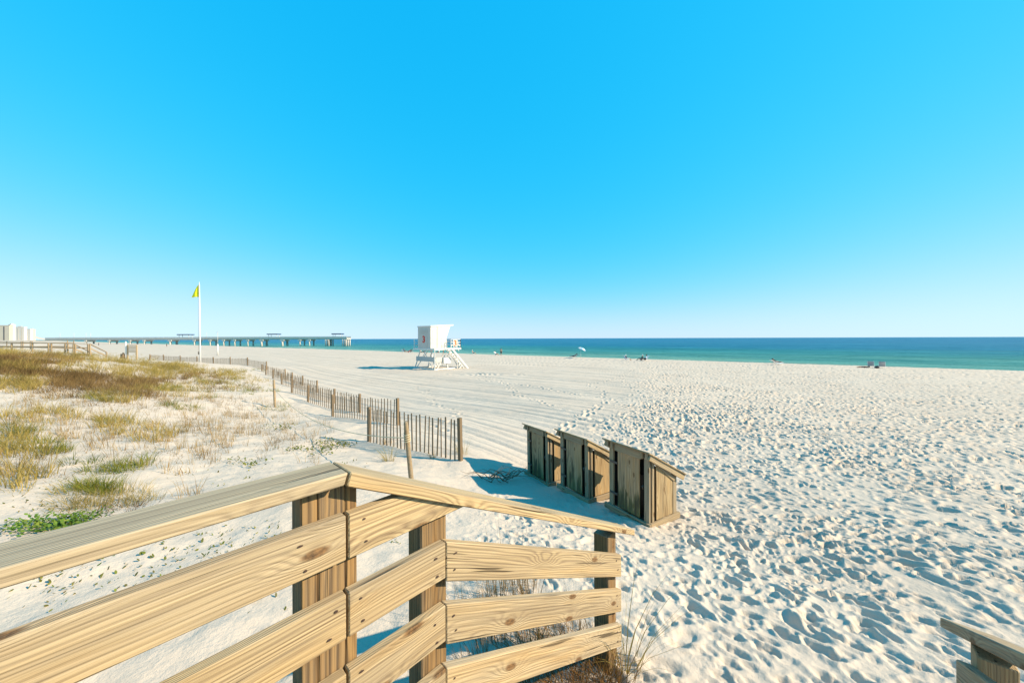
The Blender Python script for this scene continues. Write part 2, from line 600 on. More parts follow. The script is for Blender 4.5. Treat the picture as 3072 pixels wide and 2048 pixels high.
def H(x, y, fine=True):
    z = H0(x, y)
    if not fine:
        return z
    r = np.hypot(x, y)
    wx = x + (fbm(x * 0.9, y * 0.9, 21, 2) - 0.5) * 0.35
    wy = y + (fbm(x * 0.9, y * 0.9, 22, 2) - 0.5) * 0.35
    dm = dune_mask(x, y)
    # trodden area on the right, groomed beach in the middle
    edge = x - (0.9 + 0.36 * (y - 6.0)) + (fbm(x * 0.16, y * 0.16, 31, 3) - 0.5) * (2.0 + 0.22 * r)
    foot = sstep(-1.0, 2.2, edge) * (1 - dm)
    nearstairs = np.exp(-((x - 0.8) ** 2 + (y - 3.8) ** 2) / 5.0) * 0.55 * (1 - dm)
    foot = np.maximum(foot, nearstairs)
    sp = np.clip(foot * (0.2 + 1.5 * fbm(x * 0.45, y * 0.45, 41, 3)), 0, 1.25)
    fade = 1 - 0.30 * sstep(18, 45, r)
    f = dents(wx, wy, 0.20, 101, 0.085, 0.046, 0.042, -0.75, 1.7, 0.7) * (1 - 0.5 * sstep(14, 30, r))
    f += dents(wx + 5.1, wy + 2.7, 0.35, 201, 0.125, 0.066, 0.055, -0.6, 2.4, 0.8) * (0.8 + 0.8 * sstep(7, 18, r))
    f += dents(wx, wy, 0.11, 301, 0.05, 0.032, 0.016, -0.5, 3.0, 0.5) * (1 - sstep(5, 9, r))
    f = np.clip(f, -0.12, 0.07)
    lump = (fbm(wx * 1.5 + 0.5 * wy, wy * 1.5, 51, 3) - 0.5) * 0.06
    z = z + sp * fade * (f + lump)
    # lone trails of footprints over the groomed sand
    if x.size > 5000:
        idx0 = np.where((r < 48) & (r > 7))[0]
        for (fx, fy, fa) in TRAIL:
            m = idx0[(np.abs(x[idx0] - fx) < 0.5) & (np.abs(y[idx0] - fy) < 0.5)]
            if len(m):
                ca, sa = math.cos(fa), math.sin(fa)
                u = ((x[m] - fx) * ca + (y[m] - fy) * sa) / 0.17
                v = (-(x[m] - fx) * sa + (y[m] - fy) * ca) / 0.11
                q = np.hypot(u, v)
                z[m] += 0.05 * (-(1 - sstep(0.4, 1.0, q)) + 0.45 * np.exp(-((q - 1.35) / 0.33) ** 2))
    # tracks of the beach rake
    w = 0.67 * x + 0.74 * y + (vnoise((-.74 * x + .67 * y) * 0.05, w0(x, y), 71) - 0.5) * 1.2
    t = -0.74 * x + 0.67 * y
    g = (vnoise(w * 0.6, t * 0.03, 74) - 0.5) * 0.10 - 0.075 * (1 - np.abs(2 * vnoise(w * 1.7, t * 0.035, 72) - 1)) ** 3 - 0.048 * (1 - np.abs(2 * vnoise(w * 3.6, t * 0.06, 73) - 1)) ** 3
    g = g + (vnoise(w * 7.0, t * 0.12, 75) - 0.5) * 0.025 * (1 - sstep(14, 30, r))
    gm = (1 - 0.8 * foot) * (1 - dm) * sstep(6.5, 11, y - 0.2 * x) * (1 - sstep(62, 72, NX * x + NY * y))
    z = z + g * gm
    # curved plough marks by the tower
    cx, cy = TOWER_O[0] + 6.2, TOWER_O[1] - 4.2
    xx, yy = x - cx, y - cy
    arc = np.sin((xx + 0.55 * yy + 0.30 * yy * yy + 0.3 * np.sin(xx * 1.3)) * 2 * math.pi / 0.62) * 0.035 * (0.5 + vnoise(x * 1.5, y * 1.5, 77))
    z = z + arc * np.exp(-(xx / 4.2) ** 4 - (yy / 1.5) ** 4)
    # wind-worked sand of the dune
    z = z + dm * ((fbm(x * 1.1, y * 1.1, 81, 4) - 0.5) * 0.16 + (vnoise(x * 5 + y * 2, y * 9, 82) - 0.5) * 0.018)
    z = z + (1 - dm) * (fbm(x * 2.2, y * 2.2, 91, 3) - 0.5) * 0.03
    # sand heaped round the feet of the bins
    for (bx_, by_, hh_, ss_) in ((0.35, 7.55, 0.07, 0.35), (1.15, 6.75, 0.05, 0.3), (1.85, 5.45, 0.03, 0.3)):
        z = z + hh_ * np.exp(-((x - bx_) ** 2 + (y - by_) ** 2) / ss_ ** 2)
    return z


TRAIL = []
_tr = random.Random(11)
for pts_ in ([(3.4, 13.5), (1.5, 17.0), (0.0, 24.0), (-2.5, 36.0)], [(0.5, 10.5), (3.0, 14.0), (7.5, 22.0), (11.0, 34.0)], [(-2.0, 11.5), (-3.0, 17.0), (-7.0, 26.0), (-8.0, 38.0)],
             [(1.0, 12.0), (5.0, 17.0), (6.0, 27.0), (16.0, 44.0)], [(5.0, 20.0), (-1.0, 29.0), (-8.0, 37.0)], [(2.0, 9.5), (2.6, 12.5), (6.5, 16.0)]):
    for (xa, ya), (xb, yb) in zip(pts_[:-1], pts_[1:]):
        L_ = math.hypot(xb - xa, yb - ya)
        a_ = math.atan2(yb - ya, xb - xa)
        for i_ in range(int(L_ / 0.62)):
            f_ = i_ * 0.62 / L_
            o_ = (0.13 if i_ % 2 else -0.13) + _tr.gauss(0, 0.05)
            TRAIL.append((xa + (xb - xa) * f_ - math.sin(a_) * o_ + 0.35 * math.sin(f_ * 5 + xa), ya + (yb - ya) * f_ + math.cos(a_) * o_, a_ + _tr.gauss(0, 0.2)))


def w0(x, y):
    return 0.67 * x * 0.02 + 0.74 * y * 0.02


TOWER_O = at(1303, 1108, 3.6 * F / 92)


def hgt(x, y):
    return float(H(np.array([float(x)]), np.array([float(y)]))[0])


_HK = np.linspace(-1.75, 1.75, 420)
_HD = np.geomspace(1.6, 340, 560)
_KK, _DD = np.meshgrid(_HK, _HD, indexing='ij')
_HT = H0((_KK * _DD).ravel(), _DD.ravel()).reshape(_KK.shape)


def hit(px, py):
    """photo pixels to points on the sand: march along the sight lines"""
    px = np.atleast_1d(np.asarray(px, dtype=float))
    py = np.atleast_1d(np.asarray(py, dtype=float))
    k = (px - 1536) / F
    sl = (py - hy(px)) / F
    u = np.clip((k - _HK[0]) / (_HK[1] - _HK[0]), 0, len(_HK) - 1.001)
    i = u.astype(int)
    f = (u - i)[:, None]
    g = _HT[i] * (1 - f) + _HT[i + 1] * f
    under = (ZC - sl[:, None] * _HD[None, :]) <= g
    j = under.argmax(axis=1)
    best = np.where(under.any(axis=1), _HD[j], np.nan)
    best[_HD[j] > 320] = np.nan
    return k * best, best


# ------------------------------------------------------------------ materials
def sand_material():
    m, nt, b = new_mat("sand")
    k = NB(nt)
    pos = k.n("ShaderNodeNewGeometry").outputs["Position"]
    n1 = k.noise(pos, 0.35, 4.0)
    n2 = k.noise(pos, 5.0, 5.0)
    col = k.ramp(n1, [(0.35, (0.505, 0.423, 0.347)), (0.65, (0.555, 0.47, 0.388))])
    col = k.mix(k.math('MULTIPLY_ADD', n2, 0.5, -0.05, clamp=True), col, (0.45, 0.368, 0.29))
    # wet sand beyond the berm crest
    s = k.n("ShaderNodeVectorMath", operation='DOT_PRODUCT')
    nt.links.new(pos, s.inputs[0])
    s.inputs[1].default_value = (NX, NY, 0)
    wet = k.n("ShaderNodeMapRange", i_1=CREST + 4.0, i_2=CREST + 11.0)
    nt.links.new(s.outputs["Value"], wet.inputs[0])
    col = k.mix(wet.outputs[0], col, (0.30, 0.26, 0.19))
    nt.links.new(col, b.inputs["Base Color"])
    b.inputs["Roughness"].default_value = 0.95
    b.inputs["Specular IOR Level"].default_value = 0.1
    g1 = k.noise(pos, 14.0, 5.0, 0.65)
    g2 = k.noise(pos, 160.0, 2.0)
    k.bump(k.math('ADD', g1, k.math('MULTIPLY', g2, 0.10)), 0.6, 0.03, b)
    return m


def sea_material():
    m, nt, b = new_mat("sea_water")
    k = NB(nt)
    pos = k.n("ShaderNodeNewGeometry").outputs["Position"]
    s = k.n("ShaderNodeVectorMath", operation='DOT_PRODUCT')
    nt.links.new(pos, s.inputs[0])
    s.inputs[1].default_value = (NX, NY, 0)
    t = k.n("ShaderNodeVectorMath", operation='DOT_PRODUCT')
    nt.links.new(pos, t.inputs[0])
    t.inputs[1].default_value = (-NY, NX, 0)
    cmb = k.n("ShaderNodeCombineXYZ", i_0=s.outputs["Value"], i_1=k.math('MULTIPLY', t.outputs["Value"], 0.3))
    band = k.noise(cmb.outputs[0], 0.035, 3.0)
    dd = k.math('ADD', s.outputs["Value"], k.math('MULTIPLY_ADD', band, 110.0, -55.0))
    mr = k.n("ShaderNodeMapRange", i_1=85.0, i_2=600.0)
    nt.links.new(dd, mr.inputs[0])
    col = k.ramp(mr.outputs[0], [(0.0, (0.15, 0.27, 0.19)), (0.06, (0.045, 0.175, 0.14)), (0.16, (0.018, 0.135, 0.135)), (0.30, (0.008, 0.10, 0.165)), (1.0, (0.008, 0.09, 0.175))])
    # streaks of the small waves, lighter on their faces
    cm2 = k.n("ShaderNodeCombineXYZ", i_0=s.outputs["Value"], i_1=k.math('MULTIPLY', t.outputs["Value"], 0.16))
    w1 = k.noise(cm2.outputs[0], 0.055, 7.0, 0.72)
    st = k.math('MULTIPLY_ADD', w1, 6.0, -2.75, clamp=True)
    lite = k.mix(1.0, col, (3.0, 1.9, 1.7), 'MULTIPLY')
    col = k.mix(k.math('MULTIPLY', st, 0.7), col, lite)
    nt.links.new(col, b.inputs["Base Color"])
    b.inputs["Roughness"].default_value = 0.35
    b.inputs["IOR"].default_value = 1.33
    b.inputs["Specular IOR Level"].default_value = 0.22
    w2 = k.noise(cm2.outputs[0], 1.1, 4.0, 0.6)
    k.bump(k.math('ADD', k.math('MULTIPLY', w1, 2.2), k.math('MULTIPLY', w2, 0.35)), 1.0, 1.3, b)
    return m


M_SAND = sand_material()
M_SEA = sea_material()
PINE = wood("pine_rail", (0.52, 0.395, 0.215), (0.17, 0.10, 0.045), grey=(0.37, 0.30, 0.205), grey_top=0.72, grey_all=0.58, pitch=0.0155, knot=22.0)
PINE_POST = wood("pine_post", (0.29, 0.175, 0.065), (0.06, 0.03, 0.011), grey_top=0.8, grey_all=0.2, pitch=0.02, knot=5)
PINE_OLD = wood("weathered_timber", (0.42, 0.32, 0.19), (0.16, 0.105, 0.055), grey=(0.29, 0.24, 0.175), grey_top=0.8, grey_all=0.45)
PLY = wood("plywood", (0.44, 0.32, 0.17), (0.21, 0.135, 0.06), grey_top=0.5, grey_all=0.10, pitch=0.03, knot=9)
PLY_GREEN = wood("plywood_algae", (0.56, 0.37, 0.20), (0.27, 0.155, 0.07), grey_top=0.5, grey_all=0.15, pitch=0.03, knot=9, stain=(0.115, 0.12, 0.04))
FENCE_W = wood("fence_lath", (0.25, 0.18, 0.11), (0.10, 0.065, 0.037), grey=(0.20, 0.165, 0.12), grey_top=0.6, grey_all=0.4, pitch=0.02, knot=2)
M_DARKWOOD = plain("dark_added_wood", (0.05, 0.04, 0.03), 0.9)  # for the dark floor added inside the bin housings
M_GAPSHADE = plain("black_gap_shade", (0.012, 0.011, 0.010), 0.8)  # near-black, stands in for shade inside the bin housings
M_DRUM = plain("black_plastic_drum", (0.012, 0.012, 0.013), 0.5)
M_NAIL = plain("nail_iron", (0.045, 0.025, 0.018), 0.7)
M_WIRE = plain("fence_wire", (0.20, 0.16, 0.12), 0.6)
M_WHITE = plain("white_paint", (0.64, 0.62, 0.58), 0.5, 0.05, 3.0)
M_WHITE2 = plain("white_boarding", (0.50, 0.48, 0.44), 0.55, 0.06, 2.0)
M_RED = plain("red_paint", (0.62, 0.035, 0.015), 0.5, 0.05)
M_ORANGE = plain("orange_paint", (0.80, 0.13, 0.015), 0.5, 0.05)
M_GREYBOARD = plain("grey_boarding", (0.42, 0.42, 0.40), 0.6, 0.1)
M_CONC = plain("concrete", (0.52, 0.48, 0.42), 0.8, 0.12, 0.4)
M_CONC2 = plain("concrete_parapet", (0.60, 0.57, 0.51), 0.8, 0.12, 0.4)
M_BLUEROOF = plain("blue_metal_roof", (0.012, 0.045, 0.12), 0.4, 0.1)
M_ALU = plain("white_pole_metal", (0.72, 0.72, 0.72), 0.35, 0.04)
M_YELLOW = plain("yellow_flag_cloth", (0.85, 0.80, 0.01), 0.7, 0.06)
M_ROPE = plain("rope_fibre", (0.50, 0.43, 0.28), 0.9, 0.2, 60)
M_SKIN = plain("skin", (0.42, 0.24, 0.15), 0.6, 0.08)
M_SKIN2 = plain("skin_tanned", (0.26, 0.13, 0.075), 0.6, 0.08)
M_DARK = plain("dark_cloth", (0.02, 0.022, 0.03), 0.8, 0.2)
M_NAVY = plain("navy_cloth", (0.015, 0.03, 0.11), 0.8, 0.2)
M_BLUECL = plain("light_blue_cloth", (0.22, 0.42, 0.68), 0.8, 0.1)
M_WHITECL = plain("white_cloth", (0.78, 0.78, 0.76), 0.8, 0.05)
M_REDCL = plain("red_cloth", (0.5, 0.04, 0.05), 0.8, 0.1)
M_HAIR = plain("dark_hair", (0.03, 0.018, 0.012), 0.7, 0.2)
M_TWIG = plain("dry_twig", (0.16, 0.11, 0.065), 0.85, 0.3, 20)
M_STRAP = plain("dark_steel", (0.10, 0.09, 0.08), 0.5, 0.2, metal=0.6)
G_OLIVE = blade_mat("grass_olive", [(0.387, 0.283, 0.07), (0.28, 0.219, 0.051), (0.475, 0.347, 0.112), (0.216, 0.177, 0.043)])
G_BROWN = blade_mat("grass_brown", [(0.249, 0.155, 0.056), (0.168, 0.1, 0.037), (0.332, 0.216, 0.083), (0.125, 0.081, 0.032)])
G_GREEN = blade_mat("grass_green", [(0.228, 0.216, 0.024), (0.154, 0.187, 0.021), (0.34, 0.275, 0.041), (0.103, 0.138, 0.016)])
G_STRAW = blade_mat("grass_straw", [(0.386, 0.267, 0.103), (0.285, 0.178, 0.063), (0.436, 0.324, 0.139), (0.21, 0.122, 0.046)])
G_RUST = blade_mat("grass_rust", [(0.315, 0.158, 0.042), (0.227, 0.1, 0.028), (0.367, 0.233, 0.07), (0.14, 0.108, 0.021)])
G_LEAF = blade_mat("leaf_green", [(0.10, 0.20, 0.025), (0.16, 0.26, 0.03), (0.06, 0.13, 0.02), (0.24, 0.28, 0.04)])
G_LEAF2 = blade_mat("leaf_mixed", [(0.09, 0.11, 0.03), (0.17, 0.21, 0.03), (0.13, 0.10, 0.05), (0.30, 0.26, 0.04)])


# ------------------------------------------------------------------ ground and sea
def polar_sheet(name, az, rad, hfun, smooth=True):
    A, Rr = np.meshgrid(az, rad)
    x = Rr * np.sin(A)
    y = Rr * np.cos(A)
    z = hfun(x.ravel(), y.ravel())
    V = np.c_[x.ravel(), y.ravel(), z]
    nr, na = len(rad), len(az)
    i = np.arange(nr - 1)[:, None] * na + np.arange(na - 1)[None, :]
    i = i.ravel()
    Fc = np.c_[i, i + 1, i + na + 1, i + na]
    Fc = Fc[:, ::-1]
    return mesh_np(name, V, Fc, smooth)


az = np.radians(np.r_[np.linspace(-180, -70, 28)[:-1], np.linspace(-70, -6, 300)[:-1], np.linspace(-6, 70, 700), np.linspace(70, 180, 28)[1:]])
rad = np.r_[0.02, 0.4, 0.8, 1.2, 1.5, np.arange(1.7, 4.6, 0.018), np.geomspace(4.62, 48, 560), np.geomspace(48.5, 150, 120), np.geomspace(155, 4000, 60)]
ground = link_mesh("sand_ground", polar_sheet("sand_ground", az, rad, H), M_SAND)
tag(ground, kind="structure")


def sea_h(x, y):
    s = NX * x + NY * y
    t = -NY * x + NX * y
    r = np.hypot(x, y)
    ph = s + (vnoise(t * 0.02, s * 0.02, 7) - 0.5) * 14
    w = np.sin(ph * 2 * math.pi / 9.0) * 0.10 + np.sin(ph * 2 * math.pi / 5.3 + t * 0.05) * 0.05
    w += (fbm(s * 0.12, t * 0.03, 9, 3) - 0.5) * 0.35
    return w * (1 - sstep(150, 600, r)) * sstep(84, 100, s)


saz = np.radians(np.linspace(-80, 110, 420))
srad = np.r_[np.geomspace(45, 700, 420), np.geomspace(720, 45000, 50)]
sea = link_mesh("sea", polar_sheet("sea", saz, srad, sea_h), M_SEA)
tag(sea, kind="structure")

# ------------------------------------------------------------------ boardwalk railing (near)
AZ_RAIL = math.atan2(969.0, F)
dS = Vector((math.sin(AZ_RAIL), math.cos(AZ_RAIL), 0))     # along the walkway
nS = Vector((math.cos(AZ_RAIL), -math.sin(AZ_RAIL), 0))    # across, towards the right-hand rail
PA = Vector((-0.519, 1.10, ZC))
SL = 0.49
UP = Vector((0, 0, 1))


def rp(t, w, z):
    return PA + dS * t + nS * w + UP * z


def rail_board(name, t0, z0, t1, z1, h, w0_, w1_, mat, parent, cut0=0.0, cut1=0.0):
    """board in a vertical plane: top arris from (t0,z0) to (t1,z1), vertical end cuts, faces at w0_..w1_"""
    L = math.hypot(t1 - t0, z1 - z0)
    c, s = (t1 - t0) / L, (z1 - z0) / L
    tm, zm = (t0 + t1) / 2, (z0 + z1) / 2
    hv = h / c    # vertical height

    def loc(t, z):
        return ((t - tm) * c + (z - zm) * s, -(t - tm) * s + (z - zm) * c)
    prof = [loc(t0 + cut0, z0 - hv), loc(t1 + cut1, z1 - hv), loc(t1, z1), loc(t0, z0)]
    me = prism_mesh(name, prof, abs(w1_ - w0_), 0.0035)
    ex = dS * c + UP * s
    ez = UP * c - dS * s
    M = frame(rp(tm, (w0_ + w1_) / 2, zm), ex, ez=ez)
    return link_mesh(name, me, mat, parent, M)


def nails(board, spots, w, parent_r=0.0042):
    for (t, z) in spots:
        t += random.uniform(-.008, .008)
        z += random.uniform(-.006, .006)
        bm = bmesh.new()
        bmesh.ops.create_circle(bm, cap_ends=True, segments=8, radius=parent_r)
        me = bpy.data.meshes.new("nail")
        bmesh.ops.extrude_face_region(bm, geom=list(bm.faces))
        for v in list(bm.verts)[8:]:
            v.co.z += 0.002
        bm.to_mesh(me)
        bm.free()
        Mx = frame(rp(t, w + 0.0005, z), dS, ez=nS) @ Matrix.Diagonal((random.uniform(1.2, 2.2), random.uniform(0.7, 1.1), 1, 1))
        link_mesh("nail", me, M_NAIL, board, Mx)


rail = empty("boardwalk_railing", rp(0, -0.08, hgt(-0.55, 1.15) - ZC), "long timber railing in front with flat top rail sloping down to the sand", "railing")
TR = 0.038
r = rail_board("top_rail", -3.2, -0.413, -0.004, -0.413, TR, 0.018, -0.127, PINE, rail, 0, -0.012)
nails(r, [], 0)
rail_board("top_rail", 0.004, -0.415, 2.10, -0.415 - SL * 2.096, TR, 0.018, -0.127, PINE, rail, -0.012, 0)
HB = 0.141
rows = [-0.553, -0.800, -1.048, -1.296]
for i, z in enumerate(rows):
    b1 = rail_board("rail_board", -3.2, z, -0.004, z, HB, 0.0, -0.038, PINE, rail)
    nails(b1, [(-0.03, z - 0.03), (-0.05, z - 0.11)] if i else [(-0.13, z - 0.035), (-0.12, z - 0.115)], 0.0)
    if i == 0:
        # runs on level until it dies against the underside of the sloping rail
        tA, zb = 0.004, z - HB
        t_top = (-0.46 - z) / SL
        t_bot = (-0.46 - zb) / SL
        prof = [(0.004, zb), (t_bot, zb), (t_top, z), (0.004, z)]
        tm = 0.3
        zm = z - HB / 2
        me = prism_mesh("rail_board", [(a - tm, q - zm) for a, q in prof], 0.038, 0.0035)
        b2 = link_mesh("rail_board", me, PINE, rail, frame(rp(tm, -0.019, zm), dS, ez=UP))
        nails(b2, [(0.06, z - 0.03), (0.06, z - 0.11), (0.34, z - 0.06), (0.37, z - 0.075)], 0.0)
    else:
        b2 = rail_board("rail_board", 0.004, z, 0.377, z, HB, 0.0, -0.038, PINE, rail)
        nails(b2, [(0.04, z - 0.03), (0.045, z - 0.11), (0.33, z - 0.04), (0.34, z - 0.115)], 0.0)
        if i < 4:
            b3 = rail_board("rail_board", 0.380, z, 1.911, z - SL * 1.53, HB, 0.0005, -0.038, PINE, rail)
            zz = z - SL * 1.46
            nails(b3, [(0.42, z - 0.06), (0.42, z - 0.13), (1.84, zz - 0.04), (1.85, zz - 0.11)], 0.0005)
# posts: the corner one is three timbers laminated


def rail_post(t0, t1, w1, w0_, ztop, zbot, parent, mat=PINE_POST):
    h = ztop - zbot
    me = prism_mesh("post", [(-h / 2, -(t1 - t0) / 2), (h / 2, -(t1 - t0) / 2), (h / 2, (t1 - t0) / 2), (-h / 2, (t1 - t0) / 2)], abs(w1 - w0_), 0.004)
    M = frame(rp((t0 + t1) / 2, (w0_ + w1) / 2, (ztop + zbot) / 2), UP, ez=dS)
    return link_mesh("post", me, mat, parent, M)


zg = hgt(-0.5, 1.1) - ZC - 0.4
rail_post(-0.119, -0.0735, -0.128, -0.039, -0.4525, zg, rail)
rail_post(-0.071, 0.0085, -0.130, -0.039, -0.4525, zg, rail)
pA3 = rail_post(0.011, 0.047, -0.126, -0.040, -0.478, zg, rail)
rail_post(0.291, 0.409, -0.133, -0.039, -0.655, zg, rail)
rail_post(1.790, 1.905, -0.152, -0.039, -1.392, zg - 0.1, rail)
rail_post(-2.0, -1.885, -0.133, -0.039, -0.4525, zg, rail)

# right-hand railing of the stair
rr = empty("stair_railing", rp(1.64, 1.55, hgt(1.9, 1.3) - ZC), "end of the right-hand timber stair railing in the bottom corner", "railing")
W2 = 1.5
ZE = -1.28


def zr(t):
    return ZE + SL * (2.05 - t)


rail_board("top_rail", 0.25, zr(0.25), 1.99, zr(1.99), TR, W2 - 0.03, W2 + 0.115, PINE_OLD, rr)
rail_board("top_rail", -2.5, zr(0.25) + 0.001, 0.246, zr(0.25) + 0.001, TR, W2 - 0.03, W2 + 0.115, PINE_OLD, rr)
for q in (0.13, 0.36, 0.59):
    rail_board("rail_board", 0.25, zr(0.25) - q, 1.66, zr(1.66) - q, HB, W2 - 0.038, W2, PINE_OLD, rr)
    rail_board("rail_board", -2.5, zr(0.25) - q, 0.246, zr(0.25) - q, HB, W2 - 0.038, W2, PINE_OLD, rr)
rail_post(1.60, 1.69, W2 + 0.001, W2 + 0.091, zr(1.69) - 0.044, zg - 0.1, rr, PINE_OLD)
rail_post(0.2, 0.29, W2 + 0.001, W2 + 0.091, zr(0.29) - 0.046, zg, rr, PINE_OLD)
rail_post(-1.6, -1.51, W2 + 0.001, W2 + 0.091, zr(0.25) - 0.043, zg, rr, PINE_OLD)

# deck and stair below the frame
deck = empty("boardwalk", rp(-1.5, 0.75, zg), "timber boardwalk deck and stair between the two railings", "boardwalk")
ZD = -1.53
for i in range(22):
    t = -3.15 + i * 0.146
    rail_board("plank", t, ZD, t + 0.140, ZD, 0.036, -0.16, W2 + 0.12, PINE_OLD, deck)
for w in (-0.10, W2 - 0.1):
    rail_board("joist", -3.1, ZD - 0.04, 0.03, ZD - 0.04, 0.18, w, w + 0.04, PINE_OLD, deck)
    rail_board("stringer", 0.06, ZD - 0.05, 1.72, ZD - 0.05 - SL * 1.66, 0.22, w, w + 0.04, PINE_OLD, deck)
for i in range(5):
    t = 0.08 + i * 0.34
    rail_board("tread", t, ZD - 0.155 * (i + 1), t + 0.30, ZD - 0.155 * (i + 1), 0.036, -0.03, W2 - 0.05, PINE_OLD, deck)

# ------------------------------------------------------------------ bins
EF = Vector((-0.52, 0.854, 0)).normalized()      # along the front, right to left
ED = Vector((0.854, 0.52, 0)).normalized()       # front to back


def bin_box(P, Hf, Hb, label, tilt=0.0):
    """timber bin housing; P = foot of its front right-hand corner"""
    Wd, Dp = 0.80, 0.72
    e = empty("bin_housing", P, label, "bin housing", "timber bin housings in a row")
    ez = (UP + EF * tilt).normalized()
    ef = (EF - ez * EF.dot(ez)).normalized()
    ed = ez.cross(ef) if ez.cross(ef).dot(ED) > 0 else ef.cross(ez)

    def q(f, d, z):
        return P + ef * f + ed * d + ez * z
    # foot frame
    beam("foot_board", q(-0.03, 0.019, 0.045), q(Wd + 0.07, 0.019, 0.045), 0.038, 0.09, PINE_OLD, e, up=ez)
    beam("foot_board", q(-0.012, 0.04, 0.048), q(-0.012, Dp + 0.03, 0.048), 0.036, 0.09, PINE_OLD, e, up=ez)
    beam("foot_board", q(Wd + 0.012, 0.04, 0.048), q(Wd + 0.012, Dp + 0.03, 0.048), 0.036, 0.09, PINE_OLD, e, up=ez)
    beam("foot_board", q(0.02, Dp + 0.012, 0.045), q(Wd - 0.02, Dp + 0.012, 0.045), 0.038, 0.09, PINE_OLD, e, up=ez)
    # corner posts, wide face to the front
    for f in (0.052, Wd - 0.052):
        beam("post", q(f, 0.056, 0.02), q(f, 0.056, Hf - 0.045), 0.088, 0.036, PINE_OLD, e, up=ed)
    for f in (0.03, Wd - 0.03):
        beam("post", q(f, Dp - 0.05, 0.02), q(f, Dp - 0.05, Hb - 0.02), 0.04, 0.088, PINE_OLD, e, up=ed)
        beam("post", q(f - (0.014 if f < 0.4 else -0.014), 0.126, 0.02), q(f - (0.014 if f < 0.4 else -0.014), 0.126, Hf - 0.14), 0.03, 0.05, PINE_OLD, e, up=ed)
    # front panel, standing a little back with dark gaps each side
    hp = Hf - 0.15
    me = prism_mesh("front_panel", [(0.0, -0.215), (hp, -0.215), (hp, 0.215), (0.0, 0.215)], 0.016, 0.002)
    link_mesh("front_panel", me, PLY_GREEN, e, frame(q(Wd / 2, 0.052, 0.10), ez, ez=ef))
    # side panels
    for f, nm in ((0.0, "side_panel"), (Wd, "side_panel")):
        d0, d1 = 0.20, Dp - 0.12
        s = (Hf - Hb) / Dp
        prof = [(0.10, d0), (0.10, d1), (Hf - 0.10 - s * d1, d1), (Hf - 0.10 - s * d0, d0)]
        me = prism_mesh(nm, prof, 0.014, 0.002)
        link_mesh(nm, me, PLY, e, frame(q(f + (0.008 if f == 0 else -0.008), 0, 0), ez, ez=ed))
    # back panel
    me = prism_mesh("back_panel", [(0.1, -0.34), (Hb - 0.08, -0.34), (Hb - 0.08, 0.34), (0.1, 0.34)], 0.014, 0.002)
    link_mesh("back_panel", me, PLY, e, frame(q(Wd / 2, Dp - 0.02, 0), ez, ez=ef))
    box("added_floor", (0.05, 0.10, 0.06), (Wd - 0.05, Dp - 0.06, 0.08), M_DARKWOOD, e, frame(P, ef, ez=ez) @ (Matrix.Identity(4) if ez.cross(ef).dot(ed) > 0 else Matrix.Diagonal((1, -1, 1, 1))))  # dark floor added to stop light showing at the foot of the gaps
    bm = bmesh.new()
    bmesh.ops.create_cone(bm, cap_ends=True, segments=20, radius1=0.24, radius2=0.275, depth=Hb - 0.12)
    me = bpy.data.meshes.new("added_drum")
    bm.to_mesh(me)
    bm.free()
    link_mesh("added_drum", me, M_DRUM, e, Matrix.Translation(q(Wd / 2, Dp / 2 + 0.02, 0.09 + (Hb - 0.12) / 2)))  # unseen drum, put in black to darken the gaps
    beam("gap_shade_panel", q(0.09, 0.20, 0.085 + (Hf - 0.25) / 2), q(Wd - 0.09, 0.20, 0.085 + (Hf - 0.25) / 2), 0.012, Hf - 0.25, M_GAPSHADE, e, up=ez, bev=0)  # added black panel in place of the shaded interior behind the gaps
    for f in (0.082, Wd - 0.082):  # side sheets added likewise, blocking light through the gaps
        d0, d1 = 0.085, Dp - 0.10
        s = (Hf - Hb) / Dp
        me = prism_mesh("gap_shade_panel", [(0.085, d0), (0.085, d1), (Hf - 0.12 - s * d1, d1), (Hf - 0.12 - s * d0, d0)], 0.01, 0)
        link_mesh("gap_shade_panel", me, M_GAPSHADE, e, frame(q(f, 0, 0), ez, ez=ed))
    # header, rafter ends, side fascias and lid
    beam("header", q(0.14, 0.03, Hf - 0.09), q(Wd - 0.14, 0.03, Hf - 0.09), 0.03, 0.115, PINE_OLD, e, up=ez)
    for f in (0.012, 0.105, Wd - 0.105, Wd - 0.012):
        beam("rafter_end", q(f, 0.005, Hf - 0.115), q(f, 0.005, Hf - 0.01), 0.05, 0.05, PINE_OLD, e, up=ed)
    for f in (-0.035, Wd + 0.035):
        beam("fascia", q(f, -0.01, Hf - 0.062), q(f, Dp + 0.11, Hb - 0.108), 0.034, 0.085, PINE, e, up=ez)
        beam("soffit_board", q(f + (0.036 if f < 0 else -0.036), 0.16, Hf - 0.17), q(f + (0.036 if f < 0 else -0.036), Dp - 0.08, Hb - 0.115), 0.03, 0.06, PINE_OLD, e, up=ez)
    a, b = q(Wd / 2, -0.05, Hf + 0.012), q(Wd / 2, Dp + 0.14, Hb - 0.062)
    beam("lid", a, b, Wd + 0.14, 0.020, PLY, e, up=ez)
    for z_ in (0.3, Hf - 0.35):
        beam("hinge", q(Wd - 0.03, 0.030, z_), q(Wd - 0.19, 0.030, z_), 0.006, 0.035, M_STRAP, e, up=ez, bev=0.001)
    tube("latch", [q(0.125, 0.06, 0.62), q(0.125, 0.035, 0.60), q(0.125, 0.05, 0.56)], 0.012, M_STRAP, e)
    return e


def ground_at(v, dz=0.0):
    return Vector((v.x, v.y, hgt(v.x, v.y) + dz))


